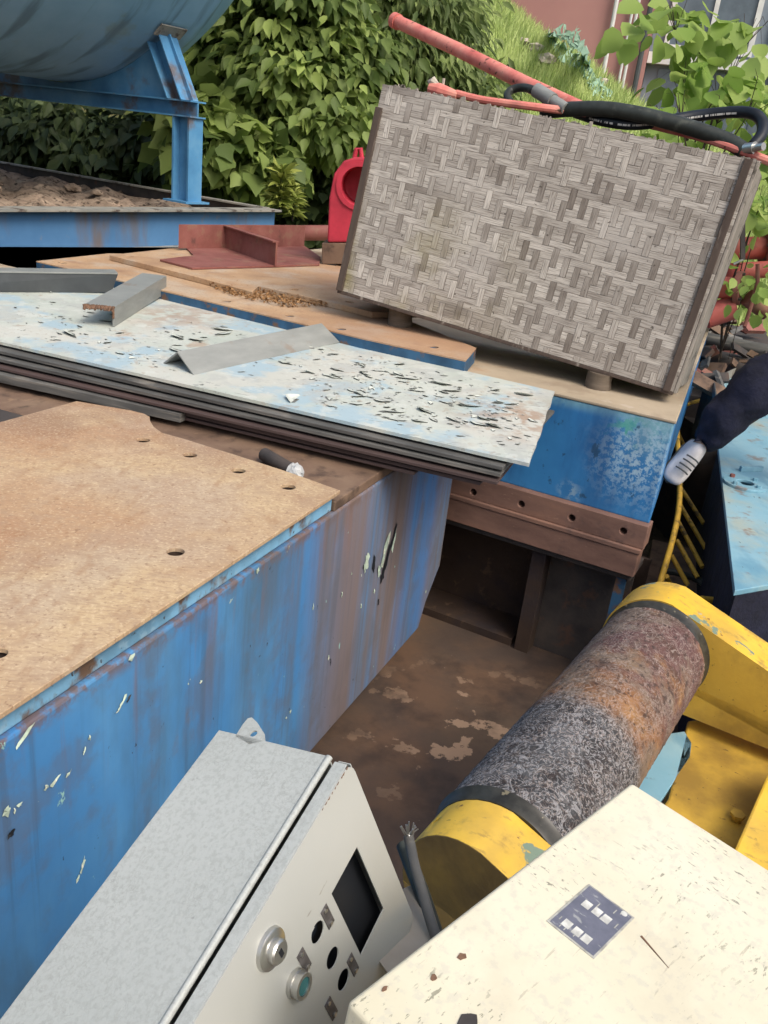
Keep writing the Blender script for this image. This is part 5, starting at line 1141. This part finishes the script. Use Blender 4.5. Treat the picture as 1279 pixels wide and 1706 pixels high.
# support pile behind (dark scrap)
def dbox(px,py,z,ex,ey,ez,rz,name,label,cat,mat='darksteel',tilt=0,grp='dark scrap pieces at the right'):
    c=P(px,py,z); M_=Matrix.Rotation(rz,3,'Z')@Matrix.Rotation(tilt,3,'Y'); mb=MB(); mb.box(c-V3((0,0,ez)),M_@V3((ex,0,0)),M_@V3((0,ey,0)),M_@V3((0,0,ez))); return tag(mb.build(name,mat,bevel=.004),label,cat,group=grp)
dbox(1262,560,.95,.55,.42,.47,-.2,'scrap_block','large dark steel block in shadow under the pink pipes','scrap')
dbox(1215,590,1.02,.35,.06,.05,-.35,'scrap_beam','dark beam end crossing below the pink pipes','scrap','darksteel',.05)
mb=MB(); mb.tube([P(1165,592,1.0),P(1268,642,.98)],.07,20); tag(mb.build('dark_pipe','darksteel',smooth=True),'dull dark pipe above the small blue tray','pipe')
mb=MB(); mb.tube([P(1175,565,1.05),P(1290,588,1.05)],.045,16); tag(mb.build('dark_pipe','sheetdark',smooth=True),'dark grey pipe behind the dull one, under the pink pipes','pipe')
dbox(1170,655,.85,.07,.11,.42,-.3,'scrap_block','small dark upright scrap between the crate edge and the blue tray','scrap')
dbox(1175,700,.72,.12,.16,.36,.2,'scrap_block','dark greasy scrap heap piece just left of the dark trouser leg','scrap')
for i in range(46):
    px=random.uniform(1150,1275); py=random.uniform(530,640); 
    c=P(px,py,1.02+random.uniform(-.05,.05)); s_=random.uniform(.02,.09); e=V3((random.uniform(-1,1),random.uniform(-1,1),random.uniform(-.3,.3))).normalized()
    mb=MB(); mb.box(c,e*s_*1.6,e.orthogonal().normalized()*s_*.5,e.cross(e.orthogonal()).normalized()*s_*.2); tag(mb.build('scrap_bit',random.choice(['brownsteel','redbrown','sheetdark','darksteel','brownsteel'])),'one of the loose metal bits strewn over the dark scrap','scrap',group='loose bits on the dark scrap')
# yellow ladder cage
yl=empty('tube_ladder','bent yellow tube frame with slanting rungs, the white shoe resting on it','tube frame',P(1105,965,.5))
yp=[P(1130,668,.86),P(1128,720,.80),P(1132,800,.74),P(1130,850,.70),P(1120,900,.65),P(1100,970,.55),P(1090,1010,.5)]
mb=MB(); mb.tube(smooth_path(yp),.0125,12); mb.build('bent_rail','yellowtube',yl,smooth=True)
for (a_,b_,c_,d_) in ((1127,900,1162,962),(1129,868,1170,945),(1131,838,1176,915),(1132,810,1172,872),(1118,925,1146,975),(1129,720,1150,765),(1129,690,1156,742),(1110,960,1120,985)):
    mb=MB(); z=.70 if b_<760 else .66-.0006*(b_-800); mb.tube([P(a_,b_,z),P(c_,d_,z-.10)],.010,10); mb.build('rung','yellowtube',yl,smooth=True)
mb=MB(); mb.tube(smooth_path([P(1130,668,.86),P(1143,674,.86),P(1152,671,.86),P(1180,664,.85)]),.011,10); mb.build('top_hook','yellowtube',yl,smooth=True)
mb=MB(); mb.tube([P(1168,998,.62),P(1212,1003,.60)],.013,12); tag(mb.build('yellow_bar','yellowtube',smooth=True),'short level yellow bar just above the yellow bracket','bar')
dbox(1140,960,.40,.16,.35,.17,-.3,'scrap_block','grey brown block in shadow under the yellow frame','scrap','brownsteel')
mb=MB(); mb.tube(smooth_path([P(1100,950,.50),P(1130,955,.50),P(1165,968,.48),P(1190,990,.45)]),.014,10); tag(mb.build('black_cable','rubber',smooth=True),'black cable curving behind the top of the yellow bracket','cable')
# ================================================================== PERSON
def skinned(name,mat,parent,joints,edges,radii,root=0,sub=2):
    me=bpy.data.meshes.new(name); off=parent.matrix_world.translation if parent else V3((0,0,0))
    me.from_pydata([tuple(V3(j)-off) for j in joints],edges,[]); o=bpy.data.objects.new(name,me); COL.objects.link(o); 
    if parent: o.parent=parent
    sk=o.modifiers.new('skin','SKIN'); sk.use_smooth_shade=True
    for i,r in enumerate(radii):
        rr_=r if isinstance(r,tuple) else (r,r); me.skin_vertices[0].data[i].radius=rr_; me.skin_vertices[0].data[i].use_root=(i==root)
    ss=o.modifiers.new('sub','SUBSURF'); ss.levels=sub; ss.render_levels=sub
    bpy.context.view_layer.update(); dg=bpy.context.evaluated_depsgraph_get(); m2=bpy.data.meshes.new_from_object(o.evaluated_get(dg)); o.modifiers.clear(); o.data=m2
    m2.materials.clear(); m2.materials.append(m[mat])
    for p in m2.polygons: p.use_smooth=True
    return o
YP=3.35
ank=PY(1153,757,YP); ank=V3(ank); knee=PY(1262,640,YP-.05); toe=PY(1128,790,YP-.03)
hip=knee+V3((.34,.02,.24)); pel=hip+V3((.10,.02,.06)); chest=pel+V3((.02,.10,.45)); neck=chest+V3((0,.02,.13)); head=neck+V3((-.01,-.02,.14))
hip2=pel+V3((.11,0,-.05)); kn2=hip2+V3((.10,-.05,-.42)); an2=kn2+V3((.02,.06,-.40)); 
pe=empty('person','person in dark navy trousers stretching one leg in, white laced shoe on the yellow frame','person',(pel.x,pel.y,0))
toe=ank+(toe-ank).normalized()*.05
J=[pel,chest-V3((0,0,.2)),chest,neck,head-V3((0,0,.02)),head+V3((0,0,.08)),hip,knee,ank,toe,hip2,kn2,an2,an2+V3((-.02,-.14,-.05))]
E=[(0,1),(1,2),(2,3),(3,4),(4,5),(0,6),(6,7),(7,8),(8,9),(0,10),(10,11),(11,12),(12,13)]
Rr=[(.13,.10),(.12,.09),(.15,.10),.05,.08,.07,.085,.05,.03,.018,.085,.055,.04,.035]
for sg in (-1,1):
    sh=chest+V3((.17*sg,0,.04)); el=sh+V3((.06*sg,-.05,-.28)); wr=el+V3((-.02*sg,-.2,-.12)); hd=wr+V3((0,-.07,-.02)); b=len(J)
    J+=[sh,el,wr,hd]; E+=[(2,b),(b,b+1),(b+1,b+2),(b+2,b+3)]; Rr+=[.055,.042,.03,(.038,.018)]
    for f,(dx,l) in enumerate(((-.03,.065),(-.01,.08),(.01,.078),(.03,.06))):
        k=len(J); J+=[hd+V3((dx,-.045,-.005)),hd+V3((dx*1.15,-.045-l*.5,-.02)),hd+V3((dx*1.15,-.045-l*.9,-.045))]; E+=[(b+3,k),(k,k+1),(k+1,k+2)]; Rr+=[.009,.0085,.007]
    k=len(J); J+=[hd+V3((-.04*sg,.0,-.01)),hd+V3((-.06*sg,-.04,-.02))]; E+=[(b+3,k),(k,k+1)]; Rr+=[.011,.009]
skinned('body','skin',pe,J,E,Rr)
kk=ank.lerp(knee,.5); folds=[]
tj=[pel+V3((0,0,.08)),pel,hip,hip.lerp(knee,.5),knee+V3((0,0,.0)),knee.lerp(ank,.35),knee.lerp(ank,.7),ank+(knee-ank).normalized()*.03,hip2,kn2,an2+V3((0,0,.04))]
tro=skinned('trousers','navy',pe,tj,[(0,1),(1,2),(2,3),(3,4),(4,5),(5,6),(6,7),(1,8),(8,9),(9,10)],[(.15,.12),(.16,.13),.115,.11,.10,.098,.076,.050,.115,.085,.07],1,3)
from mathutils import noise as MN
for v in tro.data.vertices: v.co+=v.normal*(.022*MN.noise(v.co*9)+.014*MN.noise(v.co*21))
jj=[pel+V3((0,0,.02)),chest-V3((0,0,.2)),chest,neck-V3((0,0,.05))]; je=[(0,1),(1,2),(2,3)]; jr=[(.165,.135),(.15,.12),(.18,.125),.07]
for sg in (-1,1):
    sh=chest+V3((.17*sg,0,.04)); el=sh+V3((.06*sg,-.05,-.28)); wr=el+V3((-.02*sg,-.2,-.12)); b=len(jj); jj+=[sh,el,wr]; je+=[(2,b),(b,b+1),(b+1,b+2)]; jr+=[.075,.058,.046]
skinned('jacket','navy',pe,jj,je,jr,1)
skinned('hair','hair',pe,[head+V3((0,.03,.06)),head+V3((0,.02,.12)),head+V3((0,.07,.02))],[(0,1),(0,2)],[.085,.06,.06])
def shoe(tp,an,K=1.):
    f=(tp-an); f=V3((f.x,f.y,f.z)); heel=an-V3((0,0,.0)); t=f.normalized(); upv=(knee-ank).normalized(); upv=(upv-t*upv.dot(t)).normalized(); s_=t.cross(upv); Ls=.15
    rings=[]; prof=[(-.075,.034,.05,.085),(-.045,.050,.05,.115),(.0,.054,.06,.11),(.05,.056,.05,.075),(.09,.060,.045,.055),(.135,.056,.035,.040),(.165,.038,.022,.020)]
    vs=[];fs=[];n=14
    for (x,w_,h0,h1) in prof:
        x*=K; w_*=K; h1*=K
        for k in range(n):
            a=2*math.pi*k/n; yy=math.cos(a)*w_; zz=math.sin(a); zz=zz*h1 if zz>0 else zz*.03*K; vs.append(an+t*x+s_*yy+upv*(zz-.03))
    for i in range(len(prof)-1):
        for k in range(n): fs.append((i*n+k,i*n+(k+1)%n,(i+1)*n+(k+1)%n,(i+1)*n+k))
    fs+=[tuple(range(n))[::-1],tuple((len(prof)-1)*n+k for k in range(n))]
    mb=MB(); mb.add(vs,fs); so=mb.build('shoe','shoe',pe,smooth=True); ss=so.modifiers.new('s','SUBSURF'); ss.levels=ss.render_levels=2
    mb=MB(); pts=[an+t*x*K+s_*yy*K-upv*(.03+.028*K) for x,yy in ((-.08,-.03),(-.08,.03),(-.02,.05),(.05,.052),(.10,.058),(.145,.048),(.168,.0),(.145,-.048),(.10,-.058),(.05,-.052),(-.02,-.05))]; mb.prism(pts,-upv*.018)
    s2=mb.build('sole','sole',pe,bevel=.004); s2.parent=so
    mb=MB()
    for k in range(4):
        x=(.03+k*.022)*K; zt=.083*K-.010*k; c=an+t*x+upv*(zt-.010); mb.tube(smooth_path([c-s_*.028-upv*.008,c-s_*.012+upv*.003,c+s_*.012+upv*.003,c+s_*.028-upv*.008],4),.0035,6)
    l=mb.build('shoelace','greyside',pe,smooth=True); l.parent=so
shoe(toe,ank+V3((.0,0,0))+(toe-ank).normalized()*.0,.84); shoe(an2+V3((0,-.12,-.03)),an2)
